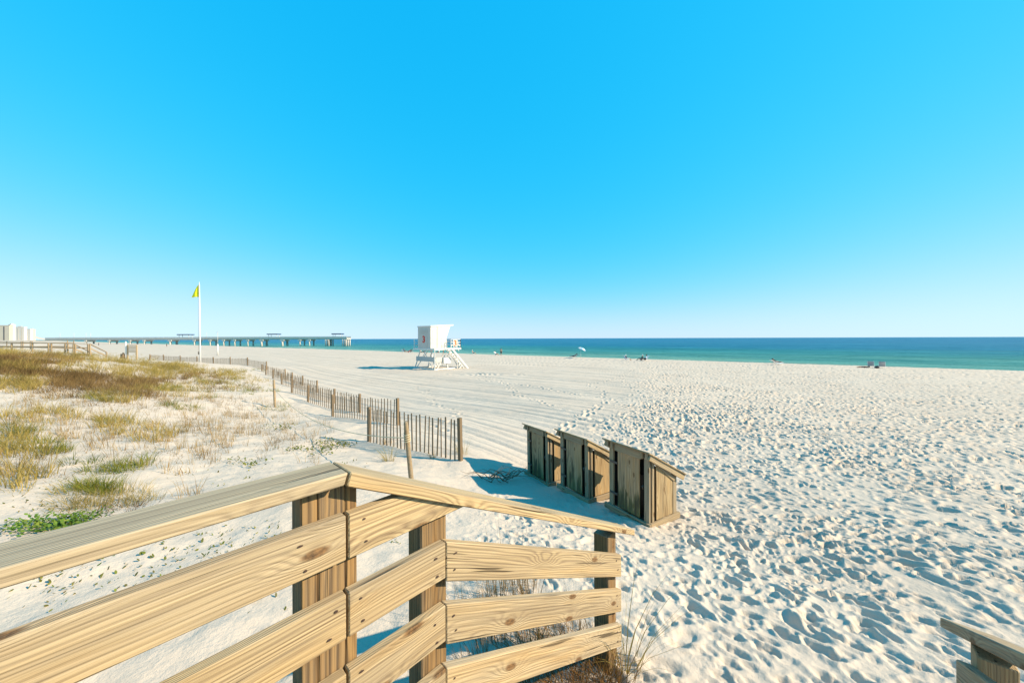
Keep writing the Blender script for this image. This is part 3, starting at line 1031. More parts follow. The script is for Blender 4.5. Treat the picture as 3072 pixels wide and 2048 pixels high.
B3 = at(1942, 1591, 5.2)
B2 = at(1760, 1513, 6.27)
B1 = at(1640, 1463, 7.32)
bin_box(B3, 1.16, 0.74, "timber bin housing nearest the railing, green algae on its front panel", 0.0)
bin_box(B2, 1.17, 0.75, "timber bin housing in the middle of the row of three", 0.01)
bin_box(B1, 1.18, 0.77, "timber bin housing farthest back, next to the end of the sand fence", 0.02)

# ------------------------------------------------------------------ sand fences
LATH = prism_mesh("lath", [(0, -0.019), (1.0, -0.019), (1.0, 0.019), (0, 0.019)], 0.011, 0.0)
LATH.materials.append(FENCE_W)
PM = prism_mesh("fence_post_mesh", [(0, -0.5), (1.0, -0.5), (1.0, 0.5), (0, 0.5)], 1.0, 0.04)
PM.materials.append(FENCE_W)


def fence_panel(Lp, Rp, hl, hr, label, n=None, pw=0.085, post_extra=0.03):
    """one short panel of wired laths between two posts; Lp, Rp feet of the posts"""
    Lp, Rp = ground_at(Lp), ground_at(Rp)
    e = empty("sand_fence", (Lp + Rp) / 2, label, "sand fence", "staggered sand fence panels")
    base = (Lp + Rp) / 2
    d = (Rp - Lp)
    L = Vector((d.x, d.y, 0)).length
    dn = Vector((d.x, d.y, 0)).normalized()
    nr = Vector((dn.y, -dn.x, 0))
    for P, h in ((Lp, hl), (Rp, hr)):
        lean = Vector((random.uniform(-.02, .02), random.uniform(-.02, .02), 1)).normalized()
        M = frame(P - UP * 0.35, lean, ez=dn) @ Matrix.Diagonal((h + 0.35 + post_extra, pw, pw, 1))
        o = bpy.data.objects.new("post", PM)
        COL.objects.link(o)
        o.parent = e
        o.matrix_basis = Matrix.Translation(-base) @ M
    n = n or max(6, int(L / 0.15))
    fr = (np.arange(n) + 0.9) / (n + 0.8)
    gz = H(Lp.x + (Rp.x - Lp.x) * fr, Lp.y + (Rp.y - Lp.y) * fr)
    for i in range(n):
        f = (i + 0.9) / (n + 0.8)
        p = Lp.lerp(Rp, f)
        g = float(gz[i])
        top = (Lp.z + hl) * (1 - f) + (Rp.z + hr) * f + random.uniform(-0.035, 0.02)
        lean = (UP + dn * random.gauss(0, 0.018) + nr * random.gauss(0, 0.012)).normalized()
        h = top - g + 0.1
        o = bpy.data.objects.new("lath", LATH)
        COL.objects.link(o)
        o.parent = e
        wv = random.uniform(0.8, 1.15) * (1.0 + 0.5 * min(1.0, max(0.0, (Lp.y - 15) / 30)))
        o.matrix_basis = Matrix.Translation(-base) @ frame(Vector((p.x, p.y, g - 0.1)) + nr * 0.055, lean, ez=dn) @ Matrix.Diagonal((h, 1, wv, 1))
    for fz in (0.22, 0.55, 0.86):
        pts = []
        for i in range(9):
            f = i / 8
            p = Lp.lerp(Rp, f) + nr * 0.047
            p.z = (Lp.z + hl * fz) * (1 - f) + (Rp.z + hr * fz) * f + 0.01 * math.sin(i * 2.1)
            pts.append(p)
        tube("wire", pts, 0.0028, M_WIRE, e, n=4)
    return e


def fh(px, y0, y1, D):
    return (y1 - y0) / F * D


FEN = [  # left post (px, top, foot, depth), right post, laths
    ((1107, 1224, 1324, 9.9), (1381, 1237, 1361, 8.04), 23),
    ((998, 1186, 1249, 14.5), (1193, 1192, 1270, 12.0), 24),
    ((924, 1157, 1205, 18.0), (1078, 1161, 1216, 15.6), 23),
    ((875, 1136, 1177, 21.0), (1002, 1142, 1184, 18.3), 22),
    ((845, 1119, 1151, 25.0), (950, 1125, 1160, 22.2), 20),
    ((819, 1111, 1136, 28.0), (908, 1113, 1142, 25.4), 20),
    ((797, 1098, 1125, 31.0), (877, 1104, 1130, 28.5), 19),
    ((785, 1091, 1111, 35.0), (855, 1095, 1117, 32.0), 19),
]
fl = ["sand fence panel nearest the bins, its end post beside the leaning rope post",
      "second sand fence panel from the bins",
      "third sand fence panel from the bins",
      "fourth sand fence panel from the bins",
      "fifth sand fence panel from the bins",
      "sixth sand fence panel from the bins",
      "seventh sand fence panel from the bins",
      "eighth sand fence panel from the bins"]
for (lp, rp_, n), lab in zip(FEN, fl):
    fence_panel(at(lp[0], lp[2], lp[3]), at(rp_[0], rp_[2], rp_[3]), fh(*lp), fh(*rp_), lab, n)
# the far run, panels overlapping towards the flag pole and beyond
far_line = [(800, 1104, 36.5), (742, 1100, 39.0), (690, 1097, 41.5), (640, 1092, 44.0), (590, 1087, 46.5), (540, 1083, 48.5), (490, 1078, 50.5), (450, 1070, 54)]
fl2 = ["far sand fence panel right of the flag pole, nearest of the far run", "far sand fence panel, second of the far run right of the flag pole",
       "far sand fence panel, third of the far run right of the flag pole", "far sand fence panel immediately right of the flag pole",
       "far sand fence panel immediately left of the flag pole", "far sand fence panel, second left of the flag pole",
       "far sand fence panel at the left end of the run, by the dune grass"]
for i in range(len(far_line) - 1):
    a, b = far_line[i + 1], far_line[i]
    fence_panel(at(*a), at(*b), 0.72, 0.80, fl2[i], 22, pw=0.09, post_extra=0.1)

# rope posts and rope


def round_post(name, foot, top, r0, r1, label, cat, mat=PINE_OLD, group=None):
    pts = [foot.lerp(top, f) for f in (0, 0.3, 0.65, 0.97, 1.0)]
    rr_ = [r0, r0 * 0.97, (r0 + r1) / 2, r1, r1 * 0.8]
    o = tube(name, pts, rr_, mat, None, n=10)
    return tag(o, label, cat, group)


rf = ground_at(at(1238, 1455, 6.3), -0.25)
rt = at(1216, 1263, 6.15)
round_post("rope_post", rf, rt, 0.045, 0.038, "leaning round timber post tied with rope, in front of the nearest sand fence", "post", PINE_OLD, "rope posts in the dune")
rf2 = ground_at(at(825, 1195, 15.5), -0.2)
rt2 = at(821, 1138, 15.5)
round_post("rope_post", rf2, rt2, 0.05, 0.045, "upright round timber post in the dune, where the rope ends", "post", PINE_OLD, "rope posts in the dune")
p0 = rf.lerp(rt, 0.80) + Vector((0, -0.045, 0))
p1 = rf2.lerp(rt2, 0.72)
rpts = [p0.lerp(p1, f) - UP * (1.05 * 4 * f * (1 - f) * 0.5) for f in np.linspace(0, 1, 26)]
rpts = [Vector((p.x, p.y, max(p.z, hgt(p.x, p.y) + 0.02))) for p in rpts]
rope = empty("rope", p0, "thin sagging rope strung from the leaning post back across the dune", "rope")
tube("rope_strand", rpts, 0.009, M_ROPE, rope, n=5)
axp = (rt - rf).normalized()
for k, f0 in ((0, 0.80), (1, 0.745)):
    c = rf.lerp(rt, f0)
    a1 = axp.cross(Vector((0, 1, 0))).normalized()
    b1 = axp.cross(a1)
    lp = [c + (a1 * math.cos(t) + b1 * math.sin(t)) * 0.052 + axp * (0.006 * t) for t in np.linspace(0, 12.5, 36)]
    tube("rope_coil", lp, 0.009, M_ROPE, rope, n=5)

# ------------------------------------------------------------------ flag pole
fb = ground_at(at(601, 1087, 36), -0.1)
ft = at(598.5, 852, 36)
fp = empty("flag_pole", fb + UP * 0.1, "tall white flag pole flying a yellow flag in the dune grass", "flag pole")
tube("pole", [fb, fb.lerp(ft, 0.5), ft], [0.06, 0.052, 0.038], M_ALU, fp, n=12)
tube("halyard", [fb.lerp(ft, 0.12) + Vector((-0.16, -0.03, 0)), ft + Vector((-0.09, -0.03, -0.2))], 0.012, M_WIRE, fp, n=4)
tube("finial", [ft, ft + Vector((0, 0, 0.22))], [0.03, 0.015], M_ALU, fp)
tube("cleat", [fb.lerp(ft, 0.13) + Vector((-0.13, -0.05, -0.15)), fb.lerp(ft, 0.13) + Vector((-0.13, -0.05, 0.15))], 0.05, M_STRAP, fp)
# hanging flag: hoist on the pole, fly drooping to the left
V, Fc = [], []
nu, nv = 12, 9
for i in range(nu):
    u = i / (nu - 1)
    for j in range(nv):
        v = j / (nv - 1)
        x = -0.06 - 0.80 * u * (v ** 0.8) - 0.02 * u
        z = -0.10 - 1.22 * v + 0.10 * u * (1 - v) - 0.06 * u
        y = 0.09 * math.sin(6.5 * u + 2.0 * v) * v
        V.append(ft + Vector((x, y, z)))
for i in range(nu - 1):
    for j in range(nv - 1):
        Fc.append((i * nv + j, i * nv + j + 1, (i + 1) * nv + j + 1, (i + 1) * nv + j))
me = bpy.data.meshes.new("flag")
me.from_pydata([v - ft for v in V], [], Fc)
for p in me.polygons:
    p.use_smooth = True
fo = link_mesh("flag", me, M_YELLOW, fp, Matrix.Translation(ft))
md = fo.modifiers.new("t", 'SOLIDIFY')
md.thickness = 0.004
tag(fo, "yellow flag hanging limp from the pole top")

# slim far white pole behind
sb = at(653, 1050, 75)
st_ = at(653, 997, 75)
sp_ = empty("signal_mast", Vector((sb.x, sb.y, hgt(sb.x, sb.y))), "slim distant mast on a white sleeve on the beach right of the flag pole", "mast")
tube("sleeve", [Vector((sb.x, sb.y, hgt(sb.x, sb.y) - .1)), at(653, 1032, 75)], 0.13, M_WHITE, sp_, n=8)
tube("mast", [at(653, 1032, 75), st_], 0.05, M_GREYBOARD, sp_, n=6)
tube("crossarm", [st_ + Vector((-.25, 0, 0)), st_ + Vector((.15, 0, .2))], 0.03, M_GREYBOARD, sp_, n=5)

# ------------------------------------------------------------------ lifeguard tower
TO = Vector((TOWER_O.x, TOWER_O.y, 0))
TO.z = hgt(TO.x, TO.y) - 0.02
e1 = Vector((-0.766, 0.643, 0))     # along the shore
e2 = Vector((0.643, 0.766, 0))      # to seaward
TS = 0.923


def tq(p, q, z):
    return TO + (e1 * p + e2 * q) * TS + UP * z


tower = empty("lifeguard_tower", tq(2.2, 2.2, 0), "white timber lifeguard tower number 3 on stilts on the open beach", "lifeguard tower")
TP = frame(TO, e1, ey=e2)     # local frame x=p*TS, y=q*TS, mirrored z handled below
PLAT = 2.55
PF = 0.20


def tbeam(name, a, b, w=0.09, h=0.09, mat=M_WHITE, parent=tower, up=(0, 0, 1)):
    return beam(name, tq(*a), tq(*b), w, h, mat, parent, up=up, bev=0.004)


def tpanel(name, corners, th, mat, parent=tower):
    """flat panel from coplanar corner points (p,q,z), thickened about its plane"""
    P = [tq(*c) for c in corners]
    n_ = (P[1] - P[0]).cross(P[2] - P[0]).normalized()
    c0 = P[0]
    bm = bmesh.new()
    va = [bm.verts.new(x - c0 - n_ * th / 2) for x in P]
    vb = [bm.verts.new(x - c0 + n_ * th / 2) for x in P]
    bm.faces.new(va[::-1])
    bm.faces.new(vb)
    k = len(P)
    for i in range(k):
        j = (i + 1) % k
        bm.faces.new((va[i], va[j], vb[j], vb[i]))
    bmesh.ops.recalc_face_normals(bm, faces=bm.faces)
    me = bpy.data.meshes.new(name)
    bm.to_mesh(me)
    bm.free()
    return link_mesh(name, me, mat, parent, Matrix.Translation(c0))


SZ = 4.5
# platform
tpanel("platform", [(0.03, 0.03, PLAT - 0.03), (SZ - .03, 0.03, PLAT - 0.03), (SZ - .03, SZ - .03, PLAT - 0.03), (0.03, SZ - .03, PLAT - 0.03)], 0.05, M_WHITE2)
tbeam("fascia", (0, 0.0, PLAT - PF / 2), (SZ, 0.0, PLAT - PF / 2), 0.05, PF)
tbeam("fascia", (0, 0.06, PLAT - PF / 2), (0, SZ, PLAT - PF / 2), 0.05, PF)
tbeam("fascia", (SZ, 0.06, PLAT - PF / 2), (SZ, SZ, PLAT - PF / 2), 0.05, PF)
tbeam("fascia", (0.06, SZ, PLAT - PF / 2), (SZ - .06, SZ, PLAT - PF / 2), 0.05, PF)
# splayed legs, skids and braces
zl = PLAT - PF
for (p, q, p2, q2) in ((1.0, 0.25, 0.05, 0.15), (3.3, 0.25, 4.5, 0.15), (1.0, 4.2, 0.05, 4.4), (3.3, 4.2, 4.5, 4.4), (1.0, 2.2, 0.05, 2.3), (3.3, 2.2, 4.5, 2.3)):
    tbeam("leg", (p, q, zl), (p2, q2, -0.1), 0.10, 0.10)
for q in (0.15, 4.4):
    tbeam("brace", (3.9, q, 0.15), (1.9, q, zl), 0.05, 0.08)
    tbeam("brace", (0.6, q, 0.15), (2.5, q, zl), 0.05, 0.08)
    tbeam("skid", (-0.1, q - 0.13, 0.06), (4.7, q - 0.13, 0.06), 0.14, 0.16)
tbeam("leg", (0.03, 0.06, zl), (0.03, 0.06, 0.0), 0.11, 0.11)
for p in (0.05, 4.5):
    tbeam("skid", (p - 0.1, 0.1, 0.07), (p - 0.1, 4.5, 0.07), 0.14, 0.17)
    tbeam("brace", (p, 0.5, 0.15), (p * 0.9 + 0.1, 2.3, zl), 0.05, 0.08)
    tbeam("brace", (p, 4.1, 0.15), (p * 0.9 + 0.1, 2.3, zl), 0.05, 0.08)
# boards slung underneath and a locker
tpanel("side_board", [(0.1, 0.0, 1.55), (3.9, 0.0, 1.55), (3.9, 0.0, 0.98), (0.1, 0.0, 0.98)], 0.04, M_GREYBOARD)
tpanel("side_board", [(-0.02, 0.25, 1.50), (-0.02, 1.2, 1.50), (-0.02, 1.2, 0.92), (-0.02, 0.25, 0.92)], 0.04, M_GREYBOARD)
lk = tpanel("locker", [(0.0, 1.3, 1.45), (0.0, 2.5, 1.45), (0.0, 2.5, 0.75), (0.0, 1.3, 0.75)], 0.5, M_WHITE)
# cabin
p0c, p1c = 0.86, 3.57
q0c, q1c, q2c = 0.06, 2.62, 3.32
zr_, zf_ = PLAT + 2.60, PLAT + 2.82
zs = PLAT + 1.22
rear = tpanel("rear_wall", [(p0c, q0c, PLAT), (p1c, q0c, PLAT), (p1c, q0c, zr_), (p0c, q0c, zr_)], 0.05, M_WHITE2)
zt = lambda q: zr_ + (zf_ - zr_) * (q - q0c) / (3.78 - q0c)
for p in (p0c, p1c):
    tpanel("side_wall", [(p, q0c + .03, PLAT), (p, q1c, PLAT), (p, q1c, zs), (p, q2c, zt(q2c) - .02), (p, q0c + .03, zt(q0c) - .02)], 0.05, M_WHITE)
tpanel("front_wall", [(p0c + .03, q1c, PLAT), (p1c - .03, q1c, PLAT), (p1c - .03, q1c, zs), (p0c + .03, q1c, zs)], 0.05, M_WHITE)
tpanel("front_shutter", [(p0c + .03, q1c, zs + .01), (p1c - .03, q1c, zs + .01), (p1c - .03, q2c, zt(q2c) - .03), (p0c + .03, q2c, zt(q2c) - .03)], 0.05, M_WHITE2)
tpanel("roof", [(p0c - .12, q0c - .06, zr_ + .05), (p1c + .12, q0c - .06, zr_ + .05), (p1c + .12, 3.78, zf_ + .05), (p0c - .12, 3.78, zf_ + .05)], 0.14, M_WHITE)
# shutter, battens, door and vent on the walls
rsh = tpanel("rear_shutter", [(1.55, q0c - .05, PLAT + .12), (2.9, q0c - .05, PLAT + .12), (2.9, q0c - .05, PLAT + 2.25), (1.55, q0c - .05, PLAT + 2.25)], 0.03, M_WHITE2)
for i in range(5):
    z = PLAT + 1.75 + i * 0.10
    tbeam("louvre", (1.6, q0c - .085, z), (2.85, q0c - .085, z), 0.02, 0.03, M_WHITE2, rsh)
dr = tpanel("door", [(p0c - .04, 0.25, PLAT + .05), (p0c - .04, 1.0, PLAT + .05), (p0c - .04, 1.0, PLAT + 2.25), (p0c - .04, 0.25, PLAT + 2.25)], 0.03, M_WHITE2)
tpanel("window_shutter", [(p0c - .06, 0.35, PLAT + 1.15), (p0c - .06, 0.9, PLAT + 1.15), (p0c - .06, 0.9, PLAT + 2.15), (p0c - .06, 0.35, PLAT + 2.15)], 0.03, M_WHITE, tower)
for q in (1.06, 1.2, 1.75):
    tbeam("batten", (p0c - .045, q, PLAT + .02), (p0c - .045, q, zt(q) - .1), 0.03, 0.05, M_WHITE2)
for z in (0.62, 1.2):
    tbeam("batten", (p0c - .05, 0.1, PLAT + z), (p0c - .05, q1c - .05, PLAT + z), 0.03, 0.05, M_WHITE2)
tpanel("vent", [(p0c - .06, 1.75, PLAT + .08), (p0c - .06, 2.35, PLAT + .08), (p0c - .06, 2.35, PLAT + .42), (p0c - .06, 1.75, PLAT + .42)], 0.03, M_GREYBOARD)


def digit(name, mat, origin, ex, ez, size, parent, depth=0.03):
    """a raised figure 3"""
    cu = bpy.data.curves.new(name, 'FONT')
    cu.body = "3"
    cu.size = size
    cu.align_x = 'CENTER'
    cu.extrude = depth
    cu.offset = size * 0.028
    ob = bpy.data.objects.new(name, cu)
    COL.objects.link(ob)
    dg = bpy.context.evaluated_depsgraph_get()
    me = bpy.data.meshes.new_from_object(ob.evaluated_get(dg))
    bpy.data.objects.remove(ob)
    me.materials.clear()
    exn, ezn = Vector(ex).normalized(), Vector(ez).normalized()
    nrm = exn.cross(ezn)
    M = Matrix(((exn.x, ezn.x, nrm.x, origin.x), (exn.y, ezn.y, nrm.y, origin.y), (exn.z, ezn.z, nrm.z, origin.z), (0, 0, 0, 1)))
    return link_mesh(name, me, mat, parent, M)


tag(digit("number_three", M_RED, tq(2.2, -0.02, PLAT + 0.72), -e1, UP, 1.1, rear), "dark red figure 3 on the shaded rear wall")
# platform rails
for (a, b) in (((0.05, 2.75), (0.05, SZ - .05)), ((0.05, SZ - .05), (SZ - .05, SZ - .05)), ((SZ - .05, 0.05), (SZ - .05, SZ - .05))):
    for z in (0.38, 0.72, 1.06):
        tbeam("guard_rail", (a[0], a[1], PLAT + z), (b[0], b[1], PLAT + z), 0.05, 0.07)
    k = 4
    for i in range(k):
        f = i / (k - 1)
        tbeam("baluster", (a[0] + (b[0] - a[0]) * f, a[1] + (b[1] - a[1]) * f, PLAT), (a[0] + (b[0] - a[0]) * f, a[1] + (b[1] - a[1]) * f, PLAT + 1.1), 0.075, 0.075)
    tbeam("brace", (a[0], a[1], PLAT + .1), (a[0] * .5 + b[0] * .5, a[1] * .5 + b[1] * .5, PLAT + 1.0), 0.04, 0.05)
    tbeam("brace", (a[0] * .5 + b[0] * .5, a[1] * .5 + b[1] * .5, PLAT + 1.0), (b[0], b[1], PLAT + .1), 0.04, 0.05)
sgn = tpanel("number_board", [(-0.02, 3.1, PLAT + .2), (-0.02, 3.75, PLAT + .2), (-0.02, 3.75, PLAT + 1.05), (-0.02, 3.1, PLAT + 1.05)], 0.02, M_WHITE)
tag(digit("number_three", M_ORANGE, tq(-0.05, 3.43, PLAT + 0.27), e2, UP, 1.0, sgn), "orange figure 3 on the platform rail")
# ladder stair
for p in (-0.15, -1.05):
    tbeam("stringer", (p, 2.1, PLAT - .12), (p, 4.85, -0.05), 0.06, 0.20)
for i in range(8):
    f = (i + 0.7) / 8.4
    q = 2.1 + 2.75 * f
    z = (PLAT - .12) * (1 - f) - 0.05 * f
    tpanel("tread", [(-0.15, q - .1, z), (-1.05, q - .1, z), (-1.05, q + .14, z), (-0.15, q + .14, z)], 0.04, M_WHITE2)
tbeam("handrail", (-1.05, 2.1, PLAT + .75), (-1.05, 3.2, PLAT - .35), 0.04, 0.05)

# ------------------------------------------------------------------ pier
pr_end = at(1047, 1037, 283)
pl_end = at(150, 1037, 312)
pier = empty("fishing_pier", Vector((pr_end.x, pr_end.y, -1)), "long concrete fishing pier with blue roofed shelters reaching out to sea", "pier")
pd = Vector((pr_end.x - pl_end.x, pr_end.y - pl_end.y, 0))
PLn = pd.length
pd.normalize()
pn = Vector((pd.y, -pd.x, 0))


def pq(px, off=0.0, z=0.0):
    """point of the pier seen at photo column px"""
    k = (px - 1536) / F
    a = Vector((pl_end.x, pl_end.y, 0))
    t = (k * a.y - a.x) / (pd.x - k * pd.y)
    v = a + pd * t + pn * off
    v.z = z
    return v


DK = ZC + 0.15
beam("deck", pq(150, 0, DK), pq(1047, 0, DK), 6.0, 1.1, M_CONC, pier, bev=0)
for s in (-3.0, 3.0):
    beam("parapet", pq(150, s, DK + 1.15), pq(1047, s, DK + 1.15), 0.25, 1.15, M_CONC2, pier, bev=0)
    beam("handrail", pq(150, s, DK + 1.95), pq(1047, s, DK + 1.95), 0.18, 0.10, M_STRAP, pier, bev=0)
for px in (270, 340, 402, 444, 521, 593, 640, 680, 713, 752, 793, 855, 907, 935):
    wide = 2.0 if px in (793, 521, 855) else 1.4
    beam("pile_cap", pq(px, -3.4, DK - 1.05), pq(px, 3.4, DK - 1.05), wide * 1.7, 1.0, M_CONC2, pier, bev=0)
    for off in (-2.6, 2.6):
        v = pq(px, off)
        tube("pile", [Vector((v.x, v.y, -2)), Vector((v.x, v.y, DK - 1.5))], wide * 0.42, M_CONC, pier, n=8)
for px in (983, 988, 993, 1034, 1039, 1044):
    for off in (-2.8, 0, 2.8):
        v = pq(px, off)
        tube("pile", [Vector((v.x, v.y, -2)), Vector((v.x, v.y, DK - 0.5))], 0.45, M_CONC, pier, n=8)
for (a, b) in ((538, 576), (806, 838), (999, 1028)):
    c0, c1 = pq(a, 0, DK + 4.0), pq(b, 0, DK + 4.0)
    rf_ = beam("shelter_roof", c0, c1, 4.5, 0.75, M_BLUEROOF, pier, bev=0.1)
    for f in (0.12, 0.88):
        for s in (-1.4, 1.4):
            v = c0.lerp(c1, f) + pn * s
            tube("shelter_post", [Vector((v.x, v.y, DK + .5)), Vector((v.x, v.y, DK + 3.9))], 0.16, M_WHITE, rf_, n=6)
for px in (180, 222, 258, 272, 620):
    v = pq(px, 0)
    tube("lamp_post", [Vector((v.x, v.y, DK)), Vector((v.x, v.y, DK + 6.0))], 0.13, M_GREYBOARD, pier, n=5)

# ------------------------------------------------------------------ far apartment blocks
M_B1 = plain("pale_render", (0.44, 0.41, 0.35), 0.8, 0.05, 0.02)
M_B2 = plain("white_render", (0.52, 0.50, 0.47), 0.8, 0.05, 0.02)
M_BLUEFACE = plain("dark_blue_face", (0.05, 0.07, 0.14), 0.3, 0.1, 0.05)
M_SHADEW = plain("balcony_recess", (0.08, 0.08, 0.09), 0.8, 0.1, 0.05)


def block(px0, px1, ytop, D, mat, label, style, depth=12, turn=12):
    a, b = at(px0, 1020, D), at(px1, 1020, D)
    w = b.x - a.x
    top = at((px0 + px1) / 2, ytop, D).z
    z0 = 2.5
    h = top - z0
    # blocks face the sea: turn the front to seaward
    cx = (a.x + b.x) / 2
    e = empty("apartment_block", Vector((cx, D, z0)), label, "apartment block", "apartment towers along the far shore")
    ang = math.radians(turn)
    M = Matrix.Translation((cx, D + depth / 2, z0)) @ Matrix.Rotation(ang, 4, 'Z')
    box("wall", (-w / 2, -depth / 2, 0), (w / 2, depth / 2, h), mat, e, M)
    box("roof_parapet", (-w / 2 - .6, -depth / 2 - .6, h - 1), (w / 2 + .6, depth / 2 + .6, h + 1.2), mat, e, M)
    n = max(5, int(h / 6))
    if style == "strips":
        for f in (-0.28, 0.2):
            box("window_strip", (w * f - 1.6, -depth / 2 - .5, 3), (w * f + 1.6, -depth / 2 - .05, h - 4), M_SHADEW, e, M)
    elif style == "balconies":
        for i in range(n):
            z = 3 + i * (h - 6) / n
            box("balcony", (-w / 2 - .5, -depth / 2 - 2.2, z), (w * 0.15, -depth / 2 - 0.05, z + (h / n) * 0.42), mat, e, M)
            box("window_strip", (-w / 2 + 1, -depth / 2 - .4, z + (h / n) * .5), (w * .12, -depth / 2 - .03, z + (h / n) * .95), M_SHADEW, e, M)
    elif style == "blue_front":
        box("dark_blue_bay", (-w * .48, -depth / 2 - .8, 2), (w * .3, -depth / 2 - .05, h * .72), M_BLUEFACE, e, M)  # dark blue slab over most of the lower front
        box("stair_tower", (-w * .3, -depth * .3, h), (w * .25, depth * .3, h + 5), mat, e, M)
    else:
        for i in range(3):
            f = -0.3 + 0.3 * i
            box("window_strip", (w * f - 1.0, -depth / 2 - .5, 4), (w * f + 1.0, -depth / 2 - .05, h - 5), M_B1, e, M)
        box("lift_house", (-w * .12, -depth * .2, h), (w * .2, depth * .2, h + 4.5), M_GREYBOARD, e, M)
    return e


block(-20, 21, 976, 1350, M_B1, "beige apartment block with dark vertical window strips at the left edge", "strips")
block(20, 40, 974, 1430, M_B2, "tallest apartment block, with dark blue side", "blue_front", turn=-25)
block(39, 67, 981, 1500, M_B2, "plain white apartment block between the tallest one and the balconied one", "plain")
block(67, 87, 987, 1580, M_B2, "white apartment block with stacked curved balconies", "balconies")
block(86, 98, 988, 1680, M_B1, "rightmost apartment block of the far shore, narrow and grey", "plain", turn=-15)
# low green rise beyond them
ms = []
rise_pts = [(-60, 1012), (100, 1006), (118, 1012), (135, 1015), (200, 1016)]
V, Fc = [], []
for i, (px, y) in enumerate(rise_pts):
    for dep, dz in ((0, -8), (60, 0), (160, -8)):
        v = at(px, y, 1700 + dep)
        V.append((v.x, v.y, max(0.2, v.z + dz)))
for i in range(len(rise_pts) - 1):
    for j in range(2):
        Fc.append((i * 3 + j, (i + 1) * 3 + j, (i + 1) * 3 + j + 1, i * 3 + j + 1))
me = bpy.data.meshes.new("far_dunes")
me.from_pydata(V, [], Fc)
tag(link_mesh("far_dunes", me, M_SAND), kind="structure")

# ------------------------------------------------------------------ far dune walkovers at the left
def walkover(name, pts, label, hrail=1.0, gap=3.4):
    """pts: deck points in world; two-rail timber walkover with posts"""
    e = empty(name, pts[0], label, "walkover")
    wdt = 1.4
    for a, b in zip(pts[:-1], pts[1:]):
        d = (b - a)
        side = Vector((d.y, -d.x, 0)).normalized()
        beam("deck", a, b, wdt, 0.10, PINE_OLD, e)
        for s in (-0.7, 0.7):
            beam("top_rail", a + side * s + UP * hrail, b + side * s + UP * hrail, 0.12, 0.04, PINE_OLD, e)
            beam("mid_rail", a + side * s + UP * hrail * 0.6, b + side * s + UP * hrail * .6, 0.04, 0.09, PINE_OLD, e)
            n = max(1, int(d.length / gap))
            for i in range(n + 1):
                p = a.lerp(b, i / n) + side * s
                g = min(hgt(p.x, p.y) - .3, p.z - .3)
                beam("post", Vector((p.x, p.y, g)), Vector((p.x, p.y, p.z + hrail - 0.03)), 0.09, 0.09, PINE_OLD, e)
    return e


walkover("dune_walkover", [at(-150, 1056, 33), at(175, 1061, 33), at(245, 1063, 33.5), at(296, 1086, 35)], "nearer timber walkover crossing the grassy dune, ending in a ramp")
walkover("dune_walkover", [at(-150, 1041, 62), at(80, 1040, 62), at(212, 1037, 64)], "farther timber walkover level on its posts beyond the first")
# slatted screen, white stake, old stump and leaning stake by the dune edge
sc_b = at(397, 1060, 34)
s0, s1 = ground_at(at(383, 1062, 34)), ground_at(at(410, 1062, 34))
scr = empty("slatted_screen", (s0 + s1) / 2, "small screen of horizontal slats at the dune edge", "screen")
for s in (s0, s1):
    beam("post", s - UP * .3, Vector((s.x, s.y, at(397, 1034, 34).z)), 0.08, 0.08, PINE, scr)
for i in range(6):
    z = at(397, 1036 + i * 4.0, 34).z
    beam("slat", Vector((s0.x, s0.y - .06, z)), Vector((s1.x, s1.y - .06, z)), 0.03, 0.07, PINE, scr)
g = ground_at(at(378, 1062, 34))
ws = tube("marker_stake", [g - UP * .3, at(377, 1024, 34)], 0.05, M_WHITE, None, n=8)
tag(ws, "white stake standing against the slatted screen", "stake")
g = ground_at(at(369, 1060, 34))
stump = empty("driftwood_stump", g, "dark forked driftwood stump left of the white stake", "driftwood")
tube("trunk", [g - UP * .2, g + UP * .35, g + Vector((.03, 0, .62)), g + Vector((.02, 0, .8))], [.16, .2, .12, .07], M_TWIG, stump, n=9)
tube("branch", [g + UP * .15, g + Vector((-.16, 0, .4)), g + Vector((-.2, 0, .68))], [.09, .08, .05], M_TWIG, stump, n=7)
tube("branch", [g + UP * .15, g + Vector((.2, 0, .35)), g + Vector((.22, 0, .55))], [.1, .09, .06], M_TWIG, stump, n=7)
g = ground_at(at(446, 1066, 45))
round_post("leaning_stake", g - UP * .2, g + Vector((.22, 0, .78)), .09, .08, "short dark stake leaning to the right at the end of the far fence", "stake", FENCE_W)


# ------------------------------------------------------------------ people, chairs, umbrella by the water
def skin_body(name, joints, edges, mat, parent, M, hair=None):
    """continuous body grown over a skeleton: joints {name:(x,y,z,r)}"""
    keys = list(joints)
    me = bpy.data.meshes.new(name)
    me.from_pydata([joints[k][:3] for k in keys], [(keys.index(a), keys.index(b)) for a, b in edges], [])
    o = link_mesh(name, me, mat, parent, M)
    md = o.modifiers.new("skin", 'SKIN')
    md.use_smooth_shade = True
    for i, k in enumerate(keys):
        me.skin_vertices[0].data[i].radius = (joints[k][3],) * 2
    me.skin_vertices[0].data[0].use_root = True
    sub = o.modifiers.new("sub", 'SUBSURF')
    sub.levels = 1
    sub.render_levels = 1
    return o


BODY_EDGES = [("pelvis", "chest"), ("chest", "neck"), ("neck", "head"), ("head", "crown")]
for s in "LR":
    BODY_EDGES += [("pelvis", "hip" + s), ("hip" + s, "knee" + s), ("knee" + s, "ankle" + s), ("ankle" + s, "toe" + s),
                   ("chest", "sh" + s), ("sh" + s, "elb" + s), ("elb" + s, "wri" + s), ("wri" + s, "hand" + s)]


